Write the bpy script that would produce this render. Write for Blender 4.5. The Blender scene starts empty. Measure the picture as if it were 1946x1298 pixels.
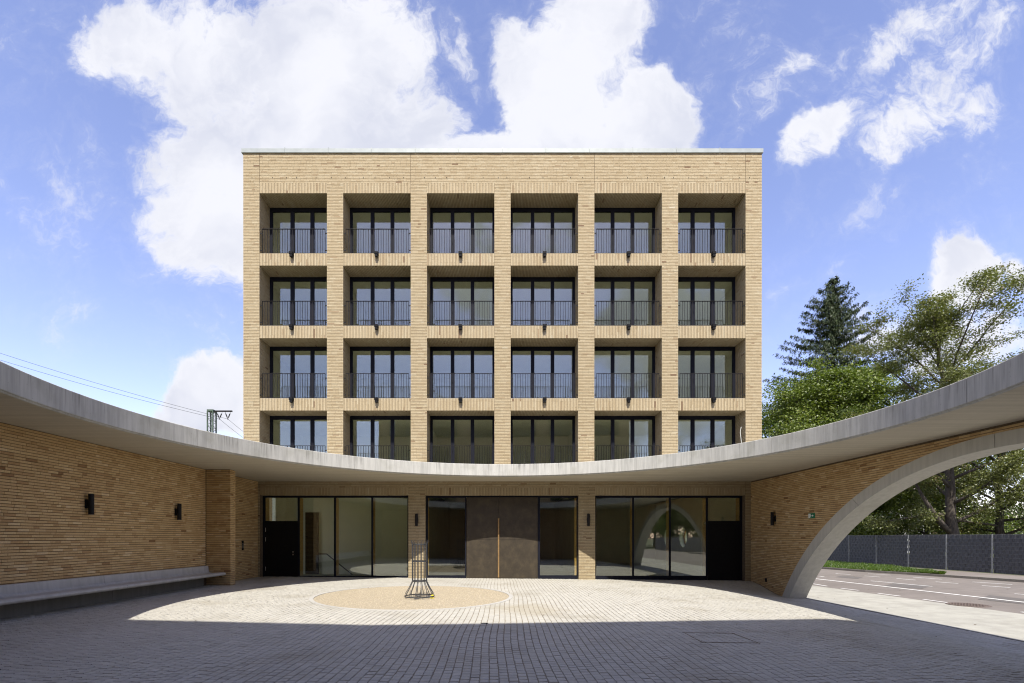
import bpy, math, random
import numpy as np
from mathutils import Vector, Matrix
S = bpy.context.scene
COL = S.collection
R = math.radians
PI = math.pi

# ------------------------------------------------------------------ camera, sky, sun, exposure
EYE = 1.70
cam_d = bpy.data.cameras.new('camera')
cam = bpy.data.objects.new('camera', cam_d); COL.objects.link(cam)
cam.location = (0, 0, EYE); cam.rotation_euler = (R(90), 0, 0)
cam_d.sensor_width = 36.0; cam_d.lens = 36.0 * 890 / 1946
cam_d.shift_x = (973 - 955) / 1946; cam_d.shift_y = (1022 - 649) / 1946
cam_d.clip_start = 0.05; cam_d.clip_end = 3000
S.camera = cam
SUN_EL = R(53.7)
sun_d = bpy.data.lights.new('sun', 'SUN'); sun_d.energy = 3.1; sun_d.angle = R(0.53); sun_d.color = (1.0, 0.95, 0.86)
sun = bpy.data.objects.new('sun', sun_d); COL.objects.link(sun)
sun.rotation_euler = (PI / 2 - SUN_EL, 0, 0); sun.location = (0, -40, 60)
S.view_settings.view_transform = 'Standard'; S.view_settings.look = 'None'
S.view_settings.exposure = 1.32; S.view_settings.gamma = 1.0; S.view_settings.use_curve_mapping = False
S.cycles.use_denoising = True; S.cycles.use_adaptive_sampling = False; S.cycles.filter_width = 1.15
try: S.cycles.denoising_prefilter = 'ACCURATE'
except Exception: pass
S.cycles.max_bounces = 10; S.cycles.diffuse_bounces = 7; S.cycles.transparent_max_bounces = 12
S.cycles.caustics_reflective = False; S.cycles.caustics_refractive = False
S.cycles.sample_clamp_indirect = 6.0

W = bpy.data.worlds.new('World'); S.world = W; W.use_nodes = True
SKY_S = 0.145


class NT:
    """small helper to write node graphs"""
    def __init__(s, tree):
        s.t = tree; s.n = tree.nodes; s.l = tree.links
    def add(s, typ, **kw):
        nd = s.n.new(typ)
        for k, v in kw.items():
            setattr(nd, k, v)
        return nd
    def put(s, sock, v):
        if isinstance(v, bpy.types.NodeSocket): s.l.new(v, sock)
        else: sock.default_value = v
    def math(s, op, a, b=None, c=None, clamp=False):
        nd = s.add('ShaderNodeMath', operation=op, use_clamp=clamp)
        s.put(nd.inputs[0], a)
        if b is not None: s.put(nd.inputs[1], b)
        if c is not None: s.put(nd.inputs[2], c)
        return nd.outputs[0]
    def vmath(s, op, a, b=None, out=0):
        nd = s.add('ShaderNodeVectorMath', operation=op)
        s.put(nd.inputs[0], a)
        if b is not None: s.put(nd.inputs[1], b)
        return nd.outputs[out]
    def noise(s, vec, scale, detail=4.0, rough=0.55, out=0, dim='3D', dist=0.0):
        nd = s.add('ShaderNodeTexNoise', noise_dimensions=dim)
        if vec is not None: s.l.new(vec, nd.inputs['Vector'])
        nd.inputs['Scale'].default_value = scale; nd.inputs['Detail'].default_value = detail
        nd.inputs['Roughness'].default_value = rough; nd.inputs['Distortion'].default_value = dist
        return nd.outputs[out]
    def smooth(s, v, a, b, lo=0.0, hi=1.0):
        nd = s.add('ShaderNodeMapRange', interpolation_type='SMOOTHSTEP')
        s.put(nd.inputs[0], v); s.put(nd.inputs[1], a); s.put(nd.inputs[2], b); s.put(nd.inputs[3], lo); s.put(nd.inputs[4], hi)
        return nd.outputs[0]
    def mix(s, f, a, b, mode='MIX'):
        nd = s.add('ShaderNodeMix', data_type='RGBA', blend_type=mode)
        s.put(nd.inputs[0], f); s.put(nd.inputs[6], a); s.put(nd.inputs[7], b)
        return nd.outputs[2]
    def ramp(s, f, stops):
        nd = s.add('ShaderNodeValToRGB')
        els = nd.color_ramp.elements
        while len(els) < len(stops): els.new(0.5)
        for e, (p, c) in zip(els, stops):
            e.position = p; e.color = (*c, 1)
        s.put(nd.inputs[0], f)
        return nd.outputs[0]
    def mapping(s, vec, loc=(0, 0, 0), rot=(0, 0, 0), scale=(1, 1, 1), typ='POINT'):
        nd = s.add('ShaderNodeMapping', vector_type=typ)
        s.l.new(vec, nd.inputs[0]); nd.inputs[1].default_value = loc; nd.inputs[2].default_value = rot; nd.inputs[3].default_value = scale
        return nd.outputs[0]


def build_sky():
    w = NT(W.node_tree); w.n.clear()
    out = w.add('ShaderNodeOutputWorld'); bg = w.add('ShaderNodeBackground')
    bg.inputs[1].default_value = SKY_S
    w.l.new(bg.outputs[0], out.inputs[0])
    sky = w.add('ShaderNodeTexSky', sky_type='NISHITA')
    sky.sun_disc = False; sky.sun_elevation = SUN_EL; sky.sun_rotation = PI
    sky.altitude = 300; sky.air_density = 1.0; sky.dust_density = 0.7; sky.ozone_density = 2.2
    blue = w.mix(1.0, sky.outputs[0], (0.96, 0.77, 0.825, 1), 'MULTIPLY')
    co = w.add('ShaderNodeTexCoord').outputs['Generated']
    d = w.vmath('NORMALIZE', co)
    sx = w.add('ShaderNodeSeparateXYZ'); w.l.new(d, sx.inputs[0])
    x, y, z = sx.outputs
    # cloud cover grows out of soft lobes laid in the plane one unit north of the courtyard, frayed by noise
    ys = w.math('MAXIMUM', w.math('ABSOLUTE', y), 0.02)
    cb = w.add('ShaderNodeCombineXYZ')
    w.l.new(w.math('DIVIDE', x, ys), cb.inputs[0]); w.l.new(w.math('DIVIDE', z, ys), cb.inputs[1])
    uv = cb.outputs[0]
    warp = w.noise(uv, 3.2, 5.0, 0.6, out=1)
    warp = w.vmath('SUBTRACT', warp, (0.5, 0.5, 0.5))
    warp = w.vmath('MULTIPLY', warp, (0.22, 0.22, 0.0))
    uvw = w.vmath('ADD', uv, warp)
    U = lambda px: (px - 955) / 890.0
    V = lambda py: (1022 - py) / 890.0
    lobes = [  # px, py, half width, half height, tilt, strength
        (240, 85, 135, 95, 15, 1.0), (400, 130, 175, 160, 0, 1.1), (620, 110, 230, 200, 0, 1.25), (770, 215, 120, 130, 0, 1.1),
        (480, 290, 250, 170, 0, 1.25), (660, 290, 260, 170, 0, 1.2), (395, 425, 145, 125, -20, 1.1), (470, 440, 150, 140, 0, 1.1),
        (330, 290, 110, 60, -25, 0.85), (560, 520, 140, 70, 0, 0.8),
        (1040, 190, 125, 170, 0, 1.2), (1130, 60, 130, 130, 0, 1.15), (1230, 220, 135, 120, 0, 1.2), (985, 105, 70, 85, 20, 0.85),
        (1110, 270, 270, 75, 0, 1.2), (905, 275, 90, 42, 0, 0.95), (1290, 165, 65, 50, 0, 1.0),
        (1540, 258, 105, 50, 38, 0.95), (1790, 150, 200, 105, 38, 0.62), (1730, 245, 140, 70, 40, 0.68), (1700, 50, 120, 80, 30, 0.55), (1860, 95, 120, 75, 38, 0.64), (1800, 30, 150, 60, 0, 0.55), (1860, 200, 90, 60, 50, 0.55),
        (1440, 200, 120, 50, 45, 0.36), (1500, 130, 60, 30, 50, 0.36), (870, 70, 45, 60, 0, 0.5),
        (1830, 535, 92, 72, 0, 1.4), (1950, 540, 45, 42, 0, 0.95), (1800, 650, 190, 90, 0, 0.95),
        (410, 742, 95, 66, 10, 1.4), (430, 785, 140, 55, 0, 1.3), (345, 780, 70, 46, 0, 1.2)]
    cov = None
    for (px, py, hw, hh, rot, st) in lobes:
        m = w.mapping(uvw, (U(px), V(py), 0), (0, 0, R(rot)), (hw / 890, hh / 890, 1), 'TEXTURE')
        ln = w.vmath('LENGTH', m, out=1)
        v = w.math('MULTIPLY', w.smooth(ln, 1.25, 0.35), st)
        cov = v if cov is None else w.math('SMOOTH_MAX', cov, v, 0.25)
    front = w.smooth(y, 0.1, 0.28)
    cov = w.math('MULTIPLY', cov, front)
    # the rest of the sky carries the same fair-weather clouds
    far = w.smooth(w.noise(d, 2.3, 4.0, 0.55), 0.47, 0.60)
    far = w.math('MULTIPLY', far, w.math('SUBTRACT', 1.0, front))
    cov = w.math('MAXIMUM', cov, far)
    fray = w.noise(uvw, 4.6, 10.0, 0.62)
    fray2 = w.noise(uvw, 19.0, 8.0, 0.68)
    dens = w.math('ADD', cov, w.math('MULTIPLY', w.math('SUBTRACT', fray, 0.5), 2.1))
    dens = w.math('ADD', dens, w.math('MULTIPLY', w.math('SUBTRACT', fray2, 0.5), 1.45))
    a = w.smooth(dens, 0.22, 0.90)
    veil = w.math('MULTIPLY', w.smooth(dens, 0.02, 0.6), 0.16)
    a = w.math('MAXIMUM', a, veil)
    a = w.math('MULTIPLY', a, w.smooth(cov, 0.03, 0.30))
    a = w.math('MULTIPLY', a, w.smooth(z, -0.02, 0.03))
    body = w.noise(w.vmath('ADD', uvw, (2.35, 5.4, 0.0)), 4.2, 4.0, 0.55)
    core = w.smooth(w.math('ADD', w.math('MULTIPLY', w.math('MINIMUM', dens, 1.15), 0.6), w.math('MULTIPLY', w.math('SUBTRACT', body, 0.5), 2.6)), 0.28, 1.25)
    white = w.mix(core, (2.58, 2.61, 2.80, 1), (1.98, 2.06, 2.40, 1))
    w.l.new(w.mix(a, blue, white), bg.inputs[0])


build_sky()
try:
    W.cycles.sampling_method = 'MANUAL'; W.cycles.sample_map_resolution = 1024
except Exception:
    pass

# ------------------------------------------------------------------ helpers: objects
def tag(o, label=None, cat=None, group=None, kind=None):
    if label: o['label'] = label
    if cat: o['category'] = cat
    if group: o['group'] = group
    if kind: o['kind'] = kind
    return o

def link(name, data, parent=None, loc=None, rot=None):
    o = bpy.data.objects.new(name, data); COL.objects.link(o)
    if parent is not None: o.parent = parent
    if loc is not None: o.location = loc
    if rot is not None: o.rotation_euler = rot
    return o

def thing(name, label, cat, loc=(0, 0, 0), rz=0.0, group=None):
    o = link(name, None, None, loc, (0, 0, rz))
    return tag(o, label, cat, group)

def shift(o, parent):
    """child built in world coordinates under a parent that stands at its own base (no rotation)"""
    o.parent = parent
    o.location = Vector(o.location) - Vector(parent.location)
    return o

def copy_tree(o, parent=None):
    c = o.copy(); COL.objects.link(c)
    if parent is not None: c.parent = parent
    for ch in list(o.children): copy_tree(ch, c)
    return c


class MB:
    """collects boxes, tubes and faces for one mesh"""
    def __init__(s): s.v = []; s.f = []; s.tone = []
    def poly(s, pts, tone=0.5):
        i = len(s.v); s.v += [tuple(p) for p in pts]; s.f.append(tuple(range(i, i + len(pts)))); s.tone.append(tone)
    def box(s, x0, x1, y0, y1, z0, z1, tone=0.5):
        i = len(s.v)
        s.v += [(x0, y0, z0), (x1, y0, z0), (x1, y1, z0), (x0, y1, z0), (x0, y0, z1), (x1, y0, z1), (x1, y1, z1), (x0, y1, z1)]
        s.f += [(i, i + 3, i + 2, i + 1), (i + 4, i + 5, i + 6, i + 7), (i, i + 1, i + 5, i + 4), (i + 1, i + 2, i + 6, i + 5), (i + 2, i + 3, i + 7, i + 6), (i + 3, i, i + 4, i + 7)]
        s.tone += [tone] * 6
        return s
    def prism(s, pts, axis, a, b, tone=0.5):
        """polygon in the two other axes, extruded along axis from a to b"""
        def p3(p, t):
            if axis == 'x': return (t, p[0], p[1])
            if axis == 'y': return (p[0], t, p[1])
            return (p[0], p[1], t)
        n = len(pts); i = len(s.v)
        s.v += [p3(p, a) for p in pts] + [p3(p, b) for p in pts]
        s.f.append(tuple(range(i + n - 1, i - 1, -1))); s.f.append(tuple(range(i + n, i + 2 * n)))
        for k in range(n):
            j = (k + 1) % n; s.f.append((i + k, i + j, i + n + j, i + n + k))
        s.tone += [tone] * (n + 2)
        return s
    def tube(s, pts, rad, seg=6, tone=0.5, closed=False):
        pts = [Vector(p) for p in pts]; n = len(pts)
        rads = rad if hasattr(rad, '__len__') else [rad] * n
        i0 = len(s.v); up = Vector((0, 0, 1))
        for k, p in enumerate(pts):
            if closed: t = pts[(k + 1) % n] - pts[k - 1]
            else: t = pts[min(k + 1, n - 1)] - pts[max(k - 1, 0)]
            t = t.normalized() if t.length > 1e-9 else up
            a = t.cross(up if abs(t.z) < 0.95 else Vector((1, 0, 0))).normalized(); b = t.cross(a)
            for q in range(seg):
                an = 2 * PI * q / seg
                s.v.append(tuple(p + (a * math.cos(an) + b * math.sin(an)) * rads[k]))
        m = n if closed else n - 1
        for k in range(m):
            k2 = (k + 1) % n
            for q in range(seg):
                q2 = (q + 1) % seg
                s.f.append((i0 + k * seg + q, i0 + k * seg + q2, i0 + k2 * seg + q2, i0 + k2 * seg + q)); s.tone.append(tone)
        if not closed:
            s.f.append(tuple(i0 + q for q in range(seg))[::-1]); s.f.append(tuple(i0 + (n - 1) * seg + q for q in range(seg))); s.tone += [tone] * 2
        return s
    def lathe(s, prof, seg=24, c=(0, 0, 0), tone=0.5):
        i0 = len(s.v)
        for (r, z) in prof:
            for q in range(seg):
                an = 2 * PI * q / seg
                s.v.append((c[0] + r * math.cos(an), c[1] + r * math.sin(an), c[2] + z))
        for k in range(len(prof) - 1):
            for q in range(seg):
                q2 = (q + 1) % seg
                s.f.append((i0 + k * seg + q, i0 + k * seg + q2, i0 + (k + 1) * seg + q2, i0 + (k + 1) * seg + q)); s.tone.append(tone)
        return s
    def mesh(s, name, m, smooth=False):
        me = bpy.data.meshes.new(name); me.from_pydata(s.v, [], s.f)
        at = me.attributes.new('tone', 'FLOAT', 'FACE'); at.data.foreach_set('value', np.array(s.tone, dtype=np.float32))
        me.materials.append(m)
        if smooth: me.polygons.foreach_set('use_smooth', np.ones(len(me.polygons), dtype=bool))
        me.update()
        return me
    def build(s, name, m, parent=None, smooth=False, loc=None, rot=None):
        return link(name, s.mesh(name, m, smooth), parent, loc, rot)


def quads_mesh(name, verts, quads, tone, m, smooth=False):
    """fast path for many quads: verts (n,3), quads (k,4), tone per quad"""
    me = bpy.data.meshes.new(name)
    verts = np.asarray(verts, dtype=np.float32); quads = np.asarray(quads, dtype=np.int32)
    me.vertices.add(len(verts)); me.vertices.foreach_set('co', verts.ravel())
    me.loops.add(quads.size); me.loops.foreach_set('vertex_index', quads.ravel())
    me.polygons.add(len(quads)); me.polygons.foreach_set('loop_start', np.arange(len(quads), dtype=np.int32) * 4)
    me.polygons.foreach_set('loop_total', np.full(len(quads), 4, dtype=np.int32))
    me.polygons.foreach_set('use_smooth', np.zeros(len(quads), dtype=bool))
    at = me.attributes.new('tone', 'FLOAT', 'FACE'); at.data.foreach_set('value', np.asarray(tone, dtype=np.float32))
    me.materials.append(m)
    me.update(calc_edges=True); me.validate()
    return me

# ------------------------------------------------------------------ helpers: materials
def principled(name):
    m = bpy.data.materials.new(name); m.use_nodes = True
    t = NT(m.node_tree); t.n.clear()
    out = t.add('ShaderNodeOutputMaterial'); b = t.add('ShaderNodeBsdfPrincipled')
    t.l.new(b.outputs[0], out.inputs[0])
    return m, t, b

def bump(t, b, h, dist, strength=1.0):
    bp = t.add('ShaderNodeBump'); bp.inputs['Strength'].default_value = strength; bp.inputs['Distance'].default_value = dist
    t.put(bp.inputs['Height'], h); t.l.new(bp.outputs[0], b.inputs['Normal'])

def pos(t): return t.add('ShaderNodeNewGeometry').outputs['Position']
def tone_of(t): return t.add('ShaderNodeAttribute', attribute_name='tone').outputs['Fac']

def plain(name, col, rough=0.5, metal=0.0, var=0.12, scale=9.0, spec=0.5):
    m, t, b = principled(name)
    n = t.noise(pos(t), scale, 5.0, 0.6)
    c = t.mix(t.smooth(n, 0.3, 0.7), tuple(x * (1 - var) for x in col) + (1,), tuple(min(1, x * (1 + var)) for x in col) + (1,))
    t.l.new(c, b.inputs['Base Color'])
    b.inputs['Roughness'].default_value = rough; b.inputs['Metallic'].default_value = metal
    b.inputs['Specular IOR Level'].default_value = spec
    return m

def mat_brick(name='brick_clay', k=(1, 1, 1)):
    m, t, b = principled(name)
    p = pos(t); tn = tone_of(t)
    c = t.ramp(tn, [(p, tuple(a * q for a, q in zip(c, k))) for p, c in [(0.0, (0.24, 0.15, 0.08)), (0.14, (0.40, 0.29, 0.155)), (0.36, (0.475, 0.37, 0.20)), (0.62, (0.53, 0.425, 0.24)), (0.86, (0.57, 0.475, 0.28)), (1.0, (0.63, 0.55, 0.36))]])
    n1 = t.noise(p, 38.0, 6.0, 0.7); n2 = t.noise(p, 0.6, 3.0, 0.6)
    c = t.mix(t.smooth(n1, 0.30, 0.72), c, t.mix(1.0, c, (0.80, 0.78, 0.75, 1), 'MULTIPLY'))
    c = t.mix(t.smooth(n2, 0.42, 0.66, 0.0, 0.30), c, t.mix(1.0, c, (1.12, 1.15, 1.2, 1), 'MULTIPLY'))
    t.l.new(c, b.inputs['Base Color']); b.inputs['Roughness'].default_value = 0.85; b.inputs['Specular IOR Level'].default_value = 0.25
    bump(t, b, t.noise(p, 160.0, 4.0, 0.7), 0.002, 0.6)
    return m

def mat_concrete(name, base=(0.40, 0.395, 0.37), streak=0.5, boards=False, stain=0.5, drip=None):
    m, t, b = principled(name)
    p = pos(t)
    sp = t.mapping(p, scale=(9.0, 9.0, 0.6))
    s1 = t.noise(sp, 1.0, 7.0, 0.68); s2 = t.noise(p, 1.3, 5.0, 0.6); s3 = t.noise(p, 34.0, 6.0, 0.7)
    lo = tuple(x * 0.60 for x in base) + (1,); hi = tuple(min(1, x * 1.18) for x in base) + (1,)
    c = t.mix(t.smooth(s1, 0.32, 0.64), lo, hi)
    c = t.mix(1.0 - streak, c, (*base, 1))
    c = t.mix(t.smooth(s2, 0.50, 0.72, 0.0, stain), c, tuple(x * 0.66 for x in base[:2]) + (base[2] * 0.60, 1))
    c = t.mix(t.smooth(s3, 0.62, 0.75, 0.0, 0.35), c, tuple(x * 0.5 for x in base) + (1,))
    if drip:
        # water runs that start at the weathered rim
        sz = t.add('ShaderNodeSeparateXYZ'); t.l.new(p, sz.inputs[0])
        run = t.noise(t.mapping(p, scale=(14.0, 14.0, 0.25)), 1.0, 6.0, 0.7)
        run = t.math('ADD', run, t.math('MULTIPLY', t.noise(p, 1.1, 3.0, 0.6), 0.35))
        reach = t.smooth(sz.outputs[2], drip[0], drip[1])
        c = t.mix(t.math('MULTIPLY', t.smooth(run, 0.70, 0.86, 0.0, 0.75), reach), c, tuple(x * 0.42 for x in base) + (1,))
        pit = t.add('ShaderNodeTexVoronoi'); t.l.new(p, pit.inputs['Vector']); pit.inputs['Scale'].default_value = 9.0
        c = t.mix(t.smooth(pit.outputs['Distance'], 0.10, 0.05, 0.0, 0.5), c, tuple(x * 0.45 for x in base) + (1,))
    if boards:
        wv = t.add('ShaderNodeTexWave', wave_type='BANDS', bands_direction='Y', wave_profile='SAW')
        t.l.new(p, wv.inputs['Vector']); wv.inputs['Scale'].default_value = 0.33; wv.inputs['Distortion'].default_value = 0.0
        cell = t.noise(t.mapping(p, scale=(0.12, 6.0, 1.0)), 1.0, 3.0, 0.6)
        c = t.mix(t.smooth(cell, 0.35, 0.7, 0.0, 0.55), c, tuple(x * 0.72 for x in base) + (1,))
        c = t.mix(t.smooth(wv.outputs['Fac'], 0.985, 1.0, 0.0, 0.45), c, tuple(x * 0.5 for x in base) + (1,))
    t.l.new(c, b.inputs['Base Color']); b.inputs['Roughness'].default_value = 0.72; b.inputs['Specular IOR Level'].default_value = 0.3
    bump(t, b, t.noise(p, 60.0, 6.0, 0.7), 0.003, 0.5)
    return m

def mat_paver():
    m, t, b = principled('granite_paver')
    p = pos(t); tn = tone_of(t)
    c = t.ramp(tn, [(0.0, (0.38, 0.362, 0.312)), (0.5, (0.465, 0.446, 0.388)), (1.0, (0.54, 0.52, 0.455))])
    g = t.noise(p, 220.0, 3.0, 0.7)
    c = t.mix(t.smooth(g, 0.35, 0.68, 0.0, 0.55), c, (0.22, 0.215, 0.215, 1))
    d = t.noise(p, 0.55, 5.0, 0.62)
    c = t.mix(t.smooth(d, 0.48, 0.72, 0.0, 0.6), c, t.mix(1.0, c, (0.66, 0.62, 0.54, 1), 'MULTIPLY'))
    # dried puddle marks left by rain
    ds = t.vmath('LENGTH', t.mapping(p, (0.63, 11.2, 0), (0, 0, 0), (0.95, 1.0, 50), 'TEXTURE'), out=1)
    ds = t.math('ADD', ds, t.math('MULTIPLY', t.noise(p, 1.7, 4.0, 0.6), 1.1))
    c = t.mix(t.smooth(ds, 1.75, 0.95, 0.0, 0.55), c, (0.33, 0.29, 0.21, 1))
    t.l.new(c, b.inputs['Base Color']); b.inputs['Roughness'].default_value = 0.62; b.inputs['Specular IOR Level'].default_value = 0.4
    bump(t, b, t.noise(p, 45.0, 5.0, 0.65), 0.006, 0.6)
    return m

def mat_ground(name, a, c2, scale=4.0, fine=120.0, rough=0.9, bd=0.004, patch=0.5):
    m, t, b = principled(name)
    p = pos(t)
    n1 = t.noise(p, scale, 6.0, 0.65); n2 = t.noise(p, fine, 4.0, 0.7); n3 = t.noise(p, 0.22, 4.0, 0.6)
    c = t.mix(t.smooth(n1, 0.3, 0.7), (*a, 1), (*c2, 1))
    c = t.mix(t.smooth(n2, 0.35, 0.7, 0.0, 0.5), c, tuple(x * 0.55 for x in a) + (1,))
    c = t.mix(t.smooth(n3, 0.45, 0.65, 0.0, patch), c, t.mix(1.0, c, (0.76, 0.75, 0.73, 1), 'MULTIPLY'))
    t.l.new(c, b.inputs['Base Color']); b.inputs['Roughness'].default_value = rough; b.inputs['Specular IOR Level'].default_value = 0.3
    bump(t, b, n2, bd, 0.7)
    return m

def mat_glass(name, tint=(0.80, 0.82, 0.66), refl=0.13, rc=(0.96, 0.98, 1.0)):
    m = bpy.data.materials.new(name); m.use_nodes = True
    t = NT(m.node_tree); t.n.clear()
    out = t.add('ShaderNodeOutputMaterial'); mx = t.add('ShaderNodeMixShader')
    tr = t.add('ShaderNodeBsdfTransparent'); gl = t.add('ShaderNodeBsdfGlossy')
    tr.inputs[0].default_value = (*tint, 1); gl.inputs[0].default_value = (*rc, 1); gl.inputs['Roughness'].default_value = 0.0
    lw = t.add('ShaderNodeLayerWeight'); lw.inputs[0].default_value = 0.5
    f = t.math('POWER', lw.outputs['Facing'], 4.0)
    f = t.math('MULTIPLY_ADD', f, 0.6, refl, clamp=True)
    wob = t.noise(pos(t), 0.9, 2.0, 0.5)
    bp = t.add('ShaderNodeBump'); bp.inputs['Strength'].default_value = 0.25; bp.inputs['Distance'].default_value = 0.004
    t.l.new(wob, bp.inputs['Height']); t.l.new(bp.outputs[0], gl.inputs['Normal'])
    t.l.new(f, mx.inputs[0]); t.l.new(tr.outputs[0], mx.inputs[1]); t.l.new(gl.outputs[0], mx.inputs[2]); t.l.new(mx.outputs[0], out.inputs[0])
    return m

def mat_leaf(name, stops, trans=0.35):
    m = bpy.data.materials.new(name); m.use_nodes = True
    t = NT(m.node_tree); t.n.clear()
    out = t.add('ShaderNodeOutputMaterial')
    c = t.ramp(tone_of(t), stops)
    df = t.add('ShaderNodeBsdfDiffuse'); tl = t.add('ShaderNodeBsdfTranslucent'); mx = t.add('ShaderNodeMixShader')
    t.l.new(c, df.inputs[0]); t.l.new(t.mix(1.0, c, (1.15, 1.25, 0.55, 1), 'MULTIPLY'), tl.inputs[0]); mx.inputs[0].default_value = trans
    t.l.new(df.outputs[0], mx.inputs[1]); t.l.new(tl.outputs[0], mx.inputs[2])
    gl = t.add('ShaderNodeBsdfGlossy'); gl.inputs['Roughness'].default_value = 0.45; m2 = t.add('ShaderNodeMixShader'); m2.inputs[0].default_value = 0.05
    t.l.new(mx.outputs[0], m2.inputs[1]); t.l.new(gl.outputs[0], m2.inputs[2]); t.l.new(m2.outputs[0], out.inputs[0])
    return m

def mat_bronze():
    m, t, b = principled('burnished_bronze')
    p = pos(t)
    n = t.noise(t.mapping(p, scale=(1.2, 1.0, 1.0)), 2.4, 7.0, 0.68); n2 = t.noise(p, 16.0, 5.0, 0.7)
    c = t.ramp(n, [(0.25, (0.029, 0.023, 0.016)), (0.5, (0.050, 0.039, 0.026)), (0.75, (0.084, 0.066, 0.040))])
    c = t.mix(t.smooth(n2, 0.5, 0.75, 0.0, 0.4), c, (0.055, 0.045, 0.04, 1))
    t.l.new(c, b.inputs['Base Color']); b.inputs['Metallic'].default_value = 0.35; b.inputs['Roughness'].default_value = 0.52
    bump(t, b, n2, 0.002, 0.3)
    return m

def mat_bark(name, a, b2):
    m, t, b = principled(name)
    p = pos(t)
    n = t.noise(t.mapping(p, scale=(6, 6, 1.6)), 2.0, 6.0, 0.7)
    t.l.new(t.mix(t.smooth(n, 0.3, 0.7), (*a, 1), (*b2, 1)), b.inputs['Base Color']); b.inputs['Roughness'].default_value = 0.9
    bump(t, b, n, 0.03, 0.8)
    return m

BRICK = mat_brick('brick_clay', (0.79, 0.81, 0.93))
BRICK_SHADE = mat_brick('shade_tinted_brick', (1.09, 0.955, 0.87))  # same brick on the court walls, warm tint of the shade put into its colour
MORTAR = plain('mortar', (0.13, 0.10, 0.068), 0.95, var=0.25, scale=20, spec=0.1)
CONC = mat_concrete('fair_faced_concrete', (0.42, 0.415, 0.385), 0.46, stain=0.5, drip=(4.02, 4.50))
CONC_SOFFIT = mat_concrete('boarded_concrete', (0.50, 0.455, 0.365), 0.10, boards=True, stain=0.2)
CONC_ARCH = mat_concrete('smooth_concrete', (0.50, 0.485, 0.43), 0.25, stain=0.3)
CONC_BENCH = mat_concrete('bench_concrete', (0.46, 0.45, 0.43), 0.3, stain=0.35)
PAVER = mat_paver()
JOINT = mat_ground('sandy_joint', (0.29, 0.25, 0.19), (0.23, 0.195, 0.145), 6.0, 200.0)
GRAVEL_BED = mat_ground('gravel_bed', (0.44, 0.375, 0.275), (0.35, 0.30, 0.215), 30.0, 260.0, bd=0.012, patch=0.2)
ASPHALT = mat_ground('asphalt', (0.215, 0.19, 0.17), (0.175, 0.155, 0.14), 2.0, 160.0, patch=0.45)
CONC_SLAB = mat_ground('pavement_concrete', (0.41, 0.40, 0.35), (0.31, 0.30, 0.265), 2.0, 140.0, patch=0.5)
SIDEWALK = mat_ground('sidewalk_asphalt', (0.235, 0.21, 0.19), (0.20, 0.175, 0.16), 3.0, 140.0)
KERB = mat_ground('kerb_stone', (0.20, 0.185, 0.165), (0.15, 0.14, 0.125), 5.0, 120.0)
MARK = mat_ground('road_paint', (0.74, 0.73, 0.70), (0.62, 0.61, 0.58), 9.0, 150.0, patch=0.25)
SOIL = mat_ground('grassy_soil', (0.055, 0.075, 0.018), (0.075, 0.09, 0.025), 6.0, 90.0)
LAND = mat_ground('meadow_ground', (0.07, 0.085, 0.025), (0.10, 0.10, 0.04), 0.4, 30.0)
FRAME = plain('anthracite_frame', (0.011, 0.012, 0.019), 0.6, 0.0, 0.1, spec=0.08)
BLACK = plain('black_panel', (0.010, 0.010, 0.011), 0.6, 0.0, 0.1, spec=0.08)
IRON = plain('black_iron', (0.017, 0.016, 0.017), 0.6, 0.0, 0.2, 30, 0.12)
GUARD = plain('dark_grey_steel', (0.055, 0.058, 0.064), 0.5, 0.3, 0.25, 30)
OAK = plain('oak_timber', (0.43, 0.25, 0.085), 0.5, 0.0, 0.2, 12)
COPING = plain('zinc_coping', (0.25, 0.275, 0.27), 0.55, 0.15, 0.08, 3)
STEEL = plain('brushed_steel', (0.55, 0.55, 0.54), 0.35, 0.8, 0.08)
BRASS = plain('bronze_bar', (0.52, 0.33, 0.15), 0.33, 0.75, 0.15, 8)
BRONZE = mat_bronze()
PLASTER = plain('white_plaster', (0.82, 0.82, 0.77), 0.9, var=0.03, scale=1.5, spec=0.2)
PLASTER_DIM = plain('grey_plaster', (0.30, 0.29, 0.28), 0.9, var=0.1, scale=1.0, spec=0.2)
SCREED = plain('screed_floor', (0.34, 0.33, 0.30), 0.7, var=0.15, scale=1.5)
GLASS = mat_glass('solar_glass', (0.93, 0.945, 0.85), 0.105, (0.86, 0.95, 1.0))
GLASS_G = mat_glass('shop_glass', (0.945, 0.975, 0.86), 0.125)
PEBBLE = plain('pebble', (0.43, 0.37, 0.27), 0.85, var=0.25, scale=25)
STRIP = plain('privacy_strip', (0.050, 0.053, 0.062), 0.55, var=0.12, scale=6)
GALV = plain('galvanised_steel', (0.20, 0.205, 0.21), 0.5, 0.4, 0.15)
CONC_BASE_SHADE = mat_concrete('shade_darkened_concrete', (0.19, 0.185, 0.17), 0.3, stain=0.35)  # bench base, colour darkened to paint in the shade beneath the seat
MAST = plain('green_mast_paint', (0.055, 0.085, 0.06), 0.7, var=0.3, scale=2)
GREEN_SIGN = plain('sign_green', (0.012, 0.17, 0.085), 0.4, var=0.03)
WHITE = plain('sign_white', (0.78, 0.79, 0.76), 0.45, var=0.03)
YELLOW = plain('yellow_plastic', (0.75, 0.62, 0.02), 0.45)
RUST = plain('cast_iron_rust', (0.13, 0.10, 0.085), 0.8, 0.1, 0.3, 14)
LEAF_A = mat_leaf('maple_leaf', [(0, (0.052, 0.089, 0.016)), (0.5, (0.130, 0.170, 0.022)), (0.85, (0.172, 0.225, 0.035)), (1.0, (0.246, 0.262, 0.052))])
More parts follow.
